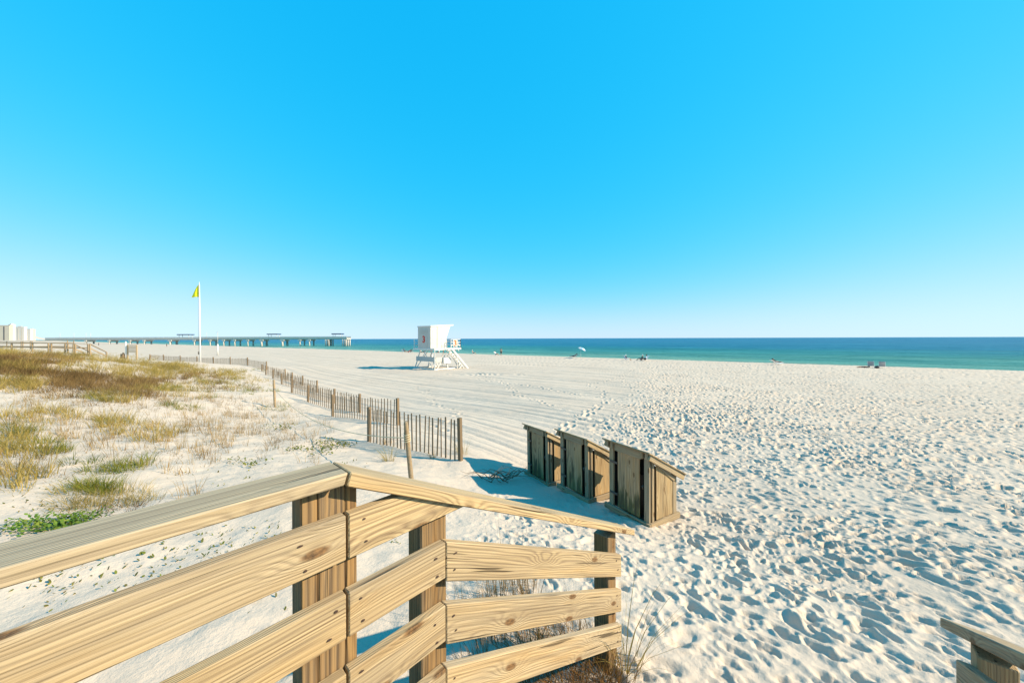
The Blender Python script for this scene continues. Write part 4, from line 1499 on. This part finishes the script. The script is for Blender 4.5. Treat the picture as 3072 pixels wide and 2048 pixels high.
def pose(kind):
    """joint positions; x to the person's left, y forward, z up"""
    J = {}
    if kind == "stand":
        J.update(pelvis=(0, 0, .95, .13), chest=(0, 0, 1.28, .14), neck=(0, 0, 1.5, .06), head=(0, .02, 1.62, .095), crown=(0, .01, 1.72, .07))
        for s, k in (("L", 1), ("R", -1)):
            J.update({"hip" + s: (.1 * k, 0, .88, .095), "knee" + s: (.1 * k, .03 + .03 * k, .48, .065), "ankle" + s: (.1 * k, .04 * k, .07, .045), "toe" + s: (.12 * k, .14 + .04 * k, .03, .035),
                      "sh" + s: (.19 * k, 0, 1.40, .06), "elb" + s: (.25 * k, -.02, 1.12, .045), "wri" + s: (.24 * k, .06, .88, .032), "hand" + s: (.23 * k, .09, .78, .03)})
    elif kind == "sit":
        J.update(pelvis=(0, 0, .28, .13), chest=(0, -.14, .58, .14), neck=(0, -.18, .80, .06), head=(0, -.16, .93, .095), crown=(0, -.16, 1.03, .07))
        for s, k in (("L", 1), ("R", -1)):
            J.update({"hip" + s: (.1 * k, .06, .28, .095), "knee" + s: (.13 * k, .47, .40, .065), "ankle" + s: (.13 * k, .74, .09, .045), "toe" + s: (.13 * k, .86, .05, .035),
                      "sh" + s: (.19 * k, -.16, .70, .06), "elb" + s: (.27 * k, -.02, .46, .045), "wri" + s: (.22 * k, .2, .42, .032), "hand" + s: (.2 * k, .29, .42, .03)})
    elif kind == "recline":
        J.update(pelvis=(0, 0, .36, .13), chest=(0, -.26, .52, .14), neck=(0, -.44, .66, .06), head=(0, -.53, .76, .095), crown=(0, -.59, .83, .07))
        for s, k in (("L", 1), ("R", -1)):
            J.update({"hip" + s: (.1 * k, .07, .34, .095), "knee" + s: (.12 * k, .48, .38, .065), "ankle" + s: (.12 * k, .88, .22, .045), "toe" + s: (.12 * k, .94, .30, .035),
                      "sh" + s: (.19 * k, -.36, .60, .06), "elb" + s: (.28 * k, -.14, .46, .045), "wri" + s: (.2 * k, .06, .48, .032), "hand" + s: (.16 * k, .14, .48, .03)})
    else:   # lying on the sand
        J.update(pelvis=(0, 0, .13, .13), chest=(0, -.33, .14, .14), neck=(0, -.55, .18, .06), head=(0, -.67, .22, .095), crown=(0, -.77, .22, .07))
        for s, k in (("L", 1), ("R", -1)):
            J.update({"hip" + s: (.1 * k, .07, .12, .095), "knee" + s: (.12 * k, .48, .14 + .08 * (k > 0), .065), "ankle" + s: (.12 * k, .88, .06, .045), "toe" + s: (.12 * k, .92, .14, .035),
                      "sh" + s: (.19 * k, -.45, .14, .06), "elb" + s: (.32 * k, -.25, .08, .045), "wri" + s: (.3 * k, 0, .06, .032), "hand" + s: (.29 * k, .1, .05, .03)})
    return J


def person(kind, P, yaw, label, skin=M_SKIN, top=None, legs=None, hair=M_HAIR, hat=None):
    e = empty("person", P, label, "person", "people by the water", yaw)
    J = pose(kind)
    I = Matrix.Identity(4)
    o = skin_body("body", J, BODY_EDGES, skin, e, I)
    o.matrix_basis = I

    def part(name, ks, eds, grow, mat):
        jj = {k: J[k][:3] + (J[k][3] + grow,) for k in ks}
        c = skin_body(name, jj, eds, mat, e, I)
        c.matrix_basis = I
    if top:
        part("shirt", ["chest", "pelvis", "shL", "shR", "elbL", "elbR"], [("chest", "pelvis"), ("chest", "shL"), ("chest", "shR"), ("shL", "elbL"), ("shR", "elbR")], 0.022, top)
    if legs:
        part("shorts", ["pelvis", "hipL", "hipR", "kneeL", "kneeR"], [("pelvis", "hipL"), ("pelvis", "hipR"), ("hipL", "kneeL"), ("hipR", "kneeR")], 0.018, legs)
    bm = bmesh.new()
    bmesh.ops.create_icosphere(bm, subdivisions=2, radius=0.112)
    for v in bm.verts:
        if v.co.z < -0.02 and v.co.y > -0.02:
            v.co *= 0.75
    me = bpy.data.meshes.new("hair")
    bm.to_mesh(me)
    bm.free()
    hx = Vector(J["head"][:3]).lerp(Vector(J["crown"][:3]), 0.5)
    h = link_mesh("hat" if hat else "hair", me, hat or hair, e)
    h.matrix_basis = Matrix.Translation(hx + Vector((0, -.02, .01)))
    return e


def chair(P, yaw, label, cloth, low=True, stripes=False, lounge=False):
    """low folding beach chair: tube frame, sling seat and back"""
    e = empty("beach_chair", P, label, "beach chair", "beach chairs by the water", yaw)
    sh = 0.22 if not lounge else 0.26
    bt = (-0.42, 0.86) if not lounge else (-0.75, 0.72)
    sy = 0.42 if not lounge else 0.95

    def T(name, pts, r=0.016, mat=M_ALU):
        pts = [Vector(p) for p in pts]
        V, Fc = tube_data(pts, r, 6)
        me = bpy.data.meshes.new(name)
        me.from_pydata(V, [], Fc)
        o = link_mesh(name, me, mat, e)
        o.matrix_basis = Matrix.Identity(4)
    for s in (-0.29, 0.29):
        T("back_rail", [(s, -0.05, sh - .03), (s, bt[0], bt[1])])
        T("seat_rail", [(s, -0.1, sh - .02), (s, sy, sh + .04)])
        T("leg", [(s, sy - .08, sh + .03), (s, -0.22, 0.0), (s, -.3, 0.0)])
        T("leg", [(s, -0.2, sh + .2), (s, sy - 0.1, 0.0), (s, sy - .02, 0.0)])
        T("arm", [(s, -0.25, sh + .26), (s, 0.3, sh + .22)], 0.02)
    T("crossbar", [(-.29, bt[0], bt[1]), (.29, bt[0], bt[1])])
    T("crossbar", [(-.29, sy, sh + .04), (.29, sy, sh + .04)])

    def sling(name, a, b, sag, n=6):
        V, Fc = [], []
        for i in range(n + 1):
            f = i / n
            y = a[0] + (b[0] - a[0]) * f
            z = a[1] + (b[1] - a[1]) * f - sag * 4 * f * (1 - f)
            V += [(-.28, y, z), (.28, y, z)]
        for i in range(n):
            Fc.append((2 * i, 2 * i + 1, 2 * i + 3, 2 * i + 2))
        if stripes and name == "back_sling":
            for i in range(n):
                me = bpy.data.meshes.new("stripe")
                me.from_pydata([V[j] for j in (2 * i, 2 * i + 1, 2 * i + 3, 2 * i + 2)], [], [(0, 1, 2, 3)])
                o = link_mesh("stripe", me, M_NAVY if i % 2 else M_WHITECL, e)
                o.matrix_basis = Matrix.Identity(4)
                so = o.modifiers.new("t", 'SOLIDIFY')
                so.thickness = 0.006
            return
        me = bpy.data.meshes.new(name)
        me.from_pydata(V, [], Fc)
        o = link_mesh(name, me, cloth, e)
        o.matrix_basis = Matrix.Identity(4)
        so = o.modifiers.new("t", 'SOLIDIFY')
        so.thickness = 0.006
    sling("seat_sling", (-0.05, sh), (sy, sh + .05), 0.03)
    sling("back_sling", (-0.05, sh), bt, 0.03, 8)
    return e


def shore(px, py):
    """place on the sand for something whose foot shows at this pixel near the berm crest"""
    x, y = hit([px], [py])
    if np.isnan(x[0]):
        x, y = hit([px], [py + 3])
    return Vector((float(x[0]), float(y[0]), hgt(float(x[0]), float(y[0]))))


SEA = math.atan2(-NX, NY)          # yaw that turns local +y to seaward
LEFT, RIGHT = math.radians(90), math.radians(-90)
person("stand", shore(1503, 1066), SEA + 0.3, "person standing at the water's edge in dark swimwear, right of the tower", M_SKIN, None, M_DARK)
chair(shore(1487, 1065), RIGHT - 0.3, "pale folding beach chair just left of the standing person", M_WHITECL)
person("sit", shore(1487, 1065), RIGHT - 0.3, "person leaning back in a pale chair beside the standing person", M_SKIN, M_WHITECL, M_DARK)
chair(shore(1419, 1062), RIGHT, "low beach chair alone, nearest the tower on its right", M_NAVY)
person("sit", shore(1419, 1062), RIGHT, "person in white hat and dark shorts seated alone nearest the tower", M_SKIN, None, M_DARK, hat=M_WHITECL)
person("recline", shore(1722, 1073), LEFT, "person reclining left of the blue umbrella", M_SKIN2, M_DARK, M_DARK)
chair(shore(1725, 1073), LEFT, "low dark lounge chair left of the blue umbrella", M_DARK, lounge=True)
chair(shore(1878, 1081), RIGHT, "blue and white beach chair, left one of the pair with people", M_BLUECL)
person("sit", shore(1880, 1081), RIGHT, "person in navy shirt and white hat on the blue chair", M_SKIN, M_NAVY, M_WHITECL, hat=M_WHITECL)
person("sit", shore(1924, 1081), LEFT - 0.3, "person in dark top and white hat facing the blue chair", M_SKIN2, M_DARK, M_SKIN2, hat=M_WHITECL)
chair(shore(1925, 1081), LEFT - 0.3, "dark beach chair facing the blue chair", M_DARK)
person("sit", shore(1936, 1082), LEFT, "dark haired person in white shirt, rightmost of the seated three", M_SKIN2, M_WHITECL, M_DARK)
chair(shore(1938, 1082), LEFT, "white backed beach chair, rightmost of the group of three", M_WHITECL)
chair(shore(2328, 1094), RIGHT - 0.1, "low lounger holding the reclining sunbather", M_WHITECL, lounge=True)
person("recline", shore(2330, 1093), RIGHT - 0.1, "tanned sunbather stretched out on a lounger right of centre", M_SKIN2, M_DARK, M_DARK)
chair(shore(2612, 1102), SEA - .2, "striped navy and white beach chair, left of the two striped ones", M_NAVY, stripes=True)
chair(shore(2646, 1104), SEA - .2, "striped navy and white beach chair, right of the two striped ones", M_NAVY, stripes=True)
person("lie", shore(2590, 1103), LEFT, "person lying on the sand beside the striped chairs in dark clothes", M_SKIN, M_DARK, M_DARK)
bg_ = shore(2630, 1104)
bm = bmesh.new()
bmesh.ops.create_icosphere(bm, subdivisions=2, radius=0.22)
for v in bm.verts:
    v.co.z = max(-0.12, v.co.z * (0.8 + 0.3 * math.sin(7 * v.co.x)))
    v.co.x *= 1.3
me = bpy.data.meshes.new("beach_bag")
bm.to_mesh(me)
bm.free()
tag(link_mesh("beach_bag", me, M_DARK, None, Matrix.Translation(bg_ + UP * .12)), "dark soft bag on the sand between the two striped chairs", "bag")
# group left of the tower
chair(shore(1209, 1056), RIGHT, "navy beach chair, leftmost of the group left of the tower", M_NAVY)
person("sit", shore(1213, 1056), RIGHT, "leftmost seated person of the group left of the tower, in navy", M_SKIN, M_NAVY, M_DARK)
person("recline", shore(1226, 1057), LEFT, "person in red lounging in the middle of the group left of the tower", M_SKIN, M_REDCL, M_REDCL)
chair(shore(1236, 1057), LEFT, "dark beach chair, rightmost of the group left of the tower", M_DARK)
person("sit", shore(1233, 1057), LEFT, "person in dark top, rightmost of the group left of the tower", M_SKIN2, M_DARK, M_DARK)
person("sit", shore(1263, 1058), RIGHT, "person in white seated behind the tower's left legs", M_SKIN, M_WHITECL, M_DARK)
person("recline", shore(1273, 1058), LEFT, "person in dark clothes lounging behind the tower's left legs", M_SKIN2, M_DARK, M_DARK)
person("sit", shore(1316, 1059), LEFT, "person in red shorts seated behind the middle of the tower", M_SKIN, M_WHITECL, M_REDCL)
person("stand", shore(1103, 1050), SEA, "person in a white cover-up standing alone left of the tower", M_SKIN, M_WHITECL, M_WHITECL)
chair(shore(1131, 1051), RIGHT, "white beach chair between the person in white and the seated group", M_WHITECL)
chair(shore(1149, 1052), SEA, "pale blue beach chair between the person in white and the seated group", M_BLUECL)
person("sit", shore(1045, 1049), RIGHT, "small seated person in dark clothes under the pier end", M_SKIN, M_DARK, M_DARK)
person("sit", shore(946, 1046), RIGHT, "person in white seated below the pier, left of the pier end", M_SKIN, M_WHITECL, M_DARK)
person("stand", shore(500, 1040), SEA, "dark distant figure standing on the beach beneath the pier", M_SKIN2, M_DARK, M_DARK)
person("stand", shore(296, 1037), SEA, "dark distant figure walking beyond the end of the walkover ramp", M_SKIN2, M_DARK, M_DARK)
# umbrella
ub = shore(1742, 1074)
um = empty("beach_umbrella", ub, "pale blue and white beach umbrella on a thin white pole", "umbrella")
tube("pole", [ub - UP * .2, ub + UP * 1.75], 0.025, M_WHITE, um, n=6)
ap = ub + Vector((0.0, 0, 1.8))
tilt = Matrix.Rotation(math.radians(24), 4, 'Y')
NG = 8
for i in range(NG):
    V, Fc = [(0, 0, 0.28)], []
    m_ = 5
    for k in range(1, m_ + 1):
        f = k / m_
        for a in (i, i + 0.5, i + 1):
            th = 2 * math.pi * a / NG
            rr_ = 0.85 * math.sin(f * 1.25) / math.sin(1.25) * (1 if a != i + .5 else 0.965)
            V.append((rr_ * math.cos(th), rr_ * math.sin(th), 0.28 - 0.36 * f * f))
    Fc += [(0, 1, 2), (0, 2, 3)]
    for k in range(m_ - 1):
        b0 = 1 + 3 * k
        Fc += [(b0, b0 + 3, b0 + 4, b0 + 1), (b0 + 1, b0 + 4, b0 + 5, b0 + 2)]
    me = bpy.data.meshes.new("canopy_panel")
    me.from_pydata(V, [], Fc)
    o = link_mesh("canopy_panel", me, M_BLUECL if i % 2 else M_WHITECL, um, Matrix.Translation(ap + Vector((.25, 0, 0))) @ tilt)
    so = o.modifiers.new("t", 'SOLIDIFY')
    so.thickness = 0.008

# ------------------------------------------------------------------ plants
def blades(P, n_each, hmin, hmax, spread, lean, width, seed, segs=3, stiff=0.6, wind=(-0.25, 0.05)):
    """P (k,3) clump feet -> one array of bent tapered blades"""
    g = np.random.default_rng(seed)
    k = len(P)
    n = k * n_each
    base = np.repeat(P, n_each, axis=0)
    sz = np.repeat(g.uniform(0.6, 1.25, k), n_each)
    a = g.uniform(0, 2 * np.pi, n)
    rr_ = spread * np.sqrt(g.uniform(0, 1, n)) * sz
    base = base + np.c_[rr_ * np.cos(a), rr_ * np.sin(a), np.zeros(n)]
    h = g.uniform(hmin, hmax, n) * sz
    dirx = np.cos(a) * lean * g.uniform(0.2, 1.2, n) + wind[0] * lean + g.normal(0, 0.1, n)
    diry = np.sin(a) * lean * g.uniform(0.2, 1.2, n) + wind[1] * lean + g.normal(0, 0.1, n)
    wa = g.uniform(0, np.pi, n)
    wdx, wdy = np.cos(wa), np.sin(wa)
    w = width * g.uniform(0.6, 1.3, n)
    V = []
    for i in range(segs + 1):
        f = i / segs
        bend = f ** (1 + stiff)
        cx = base[:, 0] + dirx * h * bend
        cy = base[:, 1] + diry * h * bend
        cz = base[:, 2] - 0.03 + h * (f - 0.28 * bend * np.minimum(1, np.hypot(dirx, diry)) * f)
        ww = w * (1 - f) ** 0.7
        if i < segs:
            V.append(np.c_[cx - wdx * ww / 2, cy - wdy * ww / 2, cz])
            V.append(np.c_[cx + wdx * ww / 2, cy + wdy * ww / 2, cz])
        else:
            V.append(np.c_[cx, cy, cz])
    m = 2 * segs + 1
    VV = np.stack(V, axis=1).reshape(-1, 3)
    o = (np.arange(n) * m)[:, None]
    tris = []
    for i in range(segs - 1):
        b = 2 * i
        tris += [(b, b + 1, b + 3), (b, b + 3, b + 2)]
    b = 2 * (segs - 1)
    tris.append((b, b + 1, b + 2))
    Fc = (o[:, :, None] + np.array(tris)[None]).reshape(-1, 3)
    return VV, Fc


def ell(cx, cy, rx, ry, n, seed):
    g = np.random.default_rng(seed)
    a = g.uniform(0, 2 * np.pi, n)
    q = np.sqrt(g.uniform(0, 1, n))
    return cx + rx * q * np.cos(a), cy + ry * q * np.sin(a)


def feet(specs, seed):
    """clump feet on the sand from photo ellipses (cx, cy, rx, ry, n)"""
    X, Y = [], []
    for i, (cx, cy, rx, ry, n) in enumerate(specs):
        a, b = ell(cx, cy, rx, ry, n, seed + i)
        X.append(a)
        Y.append(b)
    x, y = hit(np.concatenate(X), np.concatenate(Y))
    ok = ~np.isnan(x) & (np.hypot(x, y) > 2.2)
    x, y = x[ok], y[ok]
    g = np.random.default_rng(seed + 77)
    dens = fbm(x * 0.8, y * 0.8, 300 + seed % 7, 3)
    keep = (dens > 0.47) | (g.uniform(0, 1, len(x)) < 0.35)
    x, y = x[keep], y[keep]
    return np.c_[x, y, H(x, y)]


def grass(name, specs, n_each, hmin, hmax, spread, lean, width, mat, seed, label, group=None, **kw):
    P = feet(specs, seed)
    V, Fc = blades(P, n_each, hmin, hmax, spread, lean, width, seed, **kw)
    o = link_mesh(name, mesh_np(name, V, Fc), mat)
    tag(o, label, "grass", None, "stuff")
    return o


grass("dune_grass", [(560, 1116, 130, 20, 190), (700, 1142, 110, 18, 90), (440, 1105, 120, 18, 160), (600, 1165, 130, 18, 70), (120, 1062, 190, 14, 420), (330, 1075, 150, 16, 330), (240, 1105, 260, 22, 420), (500, 1100, 90, 14, 200), (430, 1130, 100, 20, 150), (40, 1160, 90, 25, 120),
                     (640, 1118, 110, 10, 120), (330, 1195, 80, 14, 70), (700, 1130, 60, 14, 50), (520, 1175, 140, 16, 70), (330, 1270, 60, 18, 26), (120, 1250, 130, 24, 36),
                     (50, 1390, 90, 90, 40), (60, 1330, 80, 60, 26), (440, 1300, 120, 30, 28)],
      16, 0.22, 0.50, 0.16, 0.75, 0.011, G_OLIVE, 1001, "golden olive dune grass covering the rise on the left")
grass("brown_grass", [(590, 1145, 130, 14, 90), (700, 1165, 90, 12, 40), (250, 1180, 160, 20, 110), (110, 1082, 130, 16, 420), (310, 1152, 165, 26, 560), (150, 1140, 140, 20, 160), (440, 1155, 70, 14, 130), (60, 1115, 90, 18, 160), (430, 1190, 60, 10, 50), (590, 1130, 80, 8, 50)],
      18, 0.20, 0.45, 0.18, 0.8, 0.011, G_BROWN, 1101, "brown dead dune grass in dense patches on the left")
grass("green_grass", [(640, 1140, 90, 18, 50), (760, 1170, 80, 16, 24), (560, 1220, 90, 16, 20), (820, 1225, 50, 10, 8), (480, 1165, 70, 12, 55), (330, 1190, 90, 10, 40), (120, 1345, 90, 22, 34), (70, 1305, 60, 14, 18), (380, 1408, 95, 18, 16), (330, 1395, 130, 30, 14),
                      (340, 1275, 55, 9, 24), (760, 1110, 40, 6, 20), (700, 1165, 60, 12, 24), (290, 1478, 60, 14, 16), (620, 1195, 40, 8, 14)],
      22, 0.14, 0.34, 0.13, 0.9, 0.009, G_GREEN, 1201, "yellow green low grass tufts scattered over the dune")
grass("straw_grass", [(760, 1230, 110, 40, 60), (880, 1290, 120, 40, 40), (650, 1270, 120, 40, 50), (150, 1075, 200, 24, 200), (330, 1140, 200, 40, 160), (80, 1150, 110, 40, 90), (560, 1115, 160, 18, 90), (60, 1380, 100, 70, 30), (400, 1250, 400, 80, 300), (250, 1200, 260, 40, 120), (620, 1180, 180, 50, 90), (650, 1340, 40, 22, 16), (610, 1365, 25, 16, 10), (560, 1310, 140, 40, 30), (450, 1380, 200, 50, 40), (250, 1320, 120, 30, 22), (850, 1260, 70, 40, 18),
                      (780, 1340, 110, 50, 26), (900, 1330, 100, 30, 16), (720, 1290, 60, 40, 14), (640, 1225, 150, 40, 50), (930, 1390, 30, 20, 6), (550, 1500, 60, 30, 8), (80, 1450, 80, 40, 16)],
      9, 0.16, 0.42, 0.09, 0.45, 0.007, G_STRAW, 1301, "thin dry straw coloured stalks dotted across the dune sand", stiff=0.3)
grass("heath_scrub", [(330, 1490, 150, 40, 95), (240, 1520, 70, 18, 26), (30, 1480, 60, 34, 26), (100, 1410, 70, 26, 22)],
      14, 0.08, 0.24, 0.14, 1.0, 0.006, G_OLIVE, 1401, "low olive scrub spreading on the sand behind the top rail", stiff=0.2)
grass("dry_litter", [(350, 1240, 380, 90, 560), (600, 1330, 240, 90, 200), (250, 1400, 260, 60, 220), (450, 1170, 400, 50, 420), (150, 1210, 160, 40, 260), (780, 1250, 140, 60, 160), (900, 1320, 120, 40, 80), (620, 1220, 200, 40, 200), (350, 1540, 140, 20, 40)],
      6, 0.05, 0.16, 0.22, 1.6, 0.008, G_BROWN, 1501, "brown dry litter and runners lying on the dune sand", stiff=0.0)


def single_tuft(name, px, py, n, hmin, hmax, spread, lean, width, mat, seed, label, cat="grass tuft", group=None, **kw):
    x, y = hit([px], [py])
    P = np.array([[x[0], y[0], hgt(x[0], y[0])]])
    V, Fc = blades(P, n, hmin, hmax, spread, lean, width, seed, **kw)
    o = link_mesh(name, mesh_np(name, V - P[0], Fc), mat, None, Matrix.Translation(P[0]))
    return tag(o, label, cat, group)


single_tuft("grass_tuft", 1165, 1385, 55, 0.22, 0.5, 0.10, 0.8, 0.008, G_OLIVE, 21, "olive grass tuft left of the leaning rope post")
single_tuft("grass_tuft", 1297, 1376, 34, 0.15, 0.36, 0.06, 0.8, 0.007, G_STRAW, 22, "small straw tuft between the leaning rope post and the fence end")
single_tuft("grass_tuft", 1385, 1362, 50, 0.25, 0.55, 0.12, 0.6, 0.007, G_OLIVE, 23, "grass tuft growing round the end post of the nearest fence")
single_tuft("grass_tuft", 1160, 1330, 40, 0.2, 0.4, 0.15, 0.6, 0.007, G_STRAW, 24, "dry tuft at the foot of the nearest fence, left end")
# grass round the stair foot
single_tuft("grass_tuft", 1880, 2010, 46, 0.25, 0.62, 0.07, 0.9, 0.006, G_OLIVE, 31, "arching green grass tuft at the foot of the end railing post", wind=(0.25, 0))
P = []
g5 = np.random.default_rng(55)
for i in range(80):
    t = g5.uniform(0.95, 1.95)
    w = g5.uniform(-0.6, 0.18)
    v = rp(t, w - 0.05, 0)
    P.append((v.x, v.y, hgt(v.x, v.y)))
V, Fc = blades(np.array(P), 34, 0.12, 0.34, 0.11, 0.9, 0.0045, 56, stiff=0.4)
tag(link_mesh("rusty_grass", mesh_np("rusty_grass", V, Fc), G_RUST), "rust brown and green grass bed under the sloping railing", "grass", None, "stuff")
P = []
for i in range(26):
    t = g5.uniform(1.3, 2.2)
    w = g5.uniform(-1.25, -0.75)
    v = rp(t, w, 0)
    P.append((v.x, v.y, hgt(v.x, v.y)))
V, Fc = blades(np.array(P), 12, 0.3, 0.62, 0.07, 0.35, 0.005, 57, stiff=0.3)
tag(link_mesh("dry_stems", mesh_np("dry_stems", V, Fc), G_BROWN), "dark dry grass stems standing behind the sloping railing boards", "grass", None, "stuff")


# creeping plants: small round leaves
def leaves(P, size, seed, tilt=0.5, aspect=0.7, lift=0.02, stem=True):
    g = np.random.default_rng(seed)
    n = len(P)
    a = g.uniform(0, 2 * np.pi, n)
    s = size * g.uniform(0.6, 1.3, n)
    th = np.linspace(0, 2 * np.pi, 9)[:-1]
    tx, ty = g.normal(0, tilt, n), g.normal(0, tilt, n)
    V = []
    ctr = np.c_[P[:, 0], P[:, 1], P[:, 2] + lift * g.uniform(0.5, 1.8, n)]
    for q in th:
        u, v = s * np.cos(q), s * aspect * np.sin(q)
        x = u * np.cos(a) - v * np.sin(a)
        y = u * np.sin(a) + v * np.cos(a)
        z = x * tx + y * ty - 0.25 * np.abs(v)
        V.append(np.c_[ctr[:, 0] + x, ctr[:, 1] + y, ctr[:, 2] + z])
    V.append(ctr)
    VV = np.stack(V, axis=1).reshape(-1, 3)
    tr = [(i, (i + 1) % 8, 8) for i in range(8)]
    Fc = ((np.arange(n) * 9)[:, None, None] + np.array(tr)[None]).reshape(-1, 3)
    return VV, Fc


def leaf_patch(name, specs, per, spread, size, mat, seed, label, kind="stuff", cat="plant", **kw):
    P = feet(specs, seed)
    g = np.random.default_rng(seed + 5)
    Q = np.repeat(P, per, axis=0)
    Q = Q + np.c_[g.normal(0, spread, len(Q)), g.normal(0, spread, len(Q)), np.zeros(len(Q))]
    Q[:, 2] = H(Q[:, 0], Q[:, 1])
    V, Fc = leaves(Q, size, seed + 9, **kw)
    o = link_mesh(name, mesh_np(name, V, Fc), mat)
    return tag(o, label, cat, None, kind)


leaf_patch("pennywort_patch", [(150, 1590, 105, 22, 44), (70, 1615, 50, 16, 16), (230, 1565, 50, 12, 20)], 18, 0.11, 0.015, G_LEAF, 2001, "bright green creeping leafy patch behind the top rail at the far left", lift=0.05)
leaf_patch("scattered_leaves", [(350, 1730, 420, 80, 130), (750, 1640, 180, 60, 55), (800, 1800, 90, 60, 14), (1200, 1590, 140, 40, 50), (700, 1420, 200, 60, 50), (1000, 1380, 150, 50, 30), (500, 1600, 150, 40, 30), (1000, 1840, 90, 30, 10), (120, 1500, 120, 40, 40)],
           2, 0.09, 0.012, G_LEAF2, 2101, "small dark green leaves strewn over the sand behind the railing", lift=0.015, tilt=0.8)
leaf_patch("vine_leaves", [(1000, 1335, 70, 12, 20), (760, 1385, 70, 12, 12), (930, 1355, 50, 10, 14), (850, 1280, 50, 10, 8)], 16, 0.12, 0.02, G_LEAF2, 2201, "dark creeping vine leaves on the dune in front of the nearest fence panel", lift=0.05)
big = feet([(350, 1720, 420, 70, 30), (800, 1790, 60, 40, 10)], 2301)
for i, p in enumerate(big[:26]):
    V, Fc = leaves(p[None], 0.019, 2400 + i, tilt=0.4, lift=0.05)
    tag(link_mesh("round_leaf", mesh_np("round_leaf", V - p, Fc), G_LEAF, None, Matrix.Translation(p)), "single round green leaf on the sand behind the railing boards", "leaf", "round leaves on the sand")

# dead branch in the shade of the bins
x, y = hit([1490], [1440])
bp = Vector((x[0], y[0], hgt(x[0], y[0])))
br = empty("dead_branch", bp, "dead twiggy branch lying in the shade left of the bins", "branch")
rb = random.Random(5)
for i in range(26):
    a = rb.uniform(-0.6, 0.9) + (math.pi if rb.random() < 0.6 else 0)
    L = rb.uniform(0.25, 0.7)
    st0 = bp + Vector((rb.uniform(-.35, .35), rb.uniform(-.2, .2), 0.03))
    pts = [st0]
    for j in range(1, 5):
        f = j / 4
        q = st0 + Vector((math.cos(a) * L * f + rb.gauss(0, .02), math.sin(a) * L * f * .6 + rb.gauss(0, .02), 0.22 * math.sin(f * 2.2) * rb.uniform(.3, 1)))
        q.z = max(q.z, hgt(q.x, q.y) + 0.01)
        pts.append(q)
    tube("twig", pts, [0.009, 0.007, 0.006, 0.004, 0.002], M_TWIG, br, n=5)
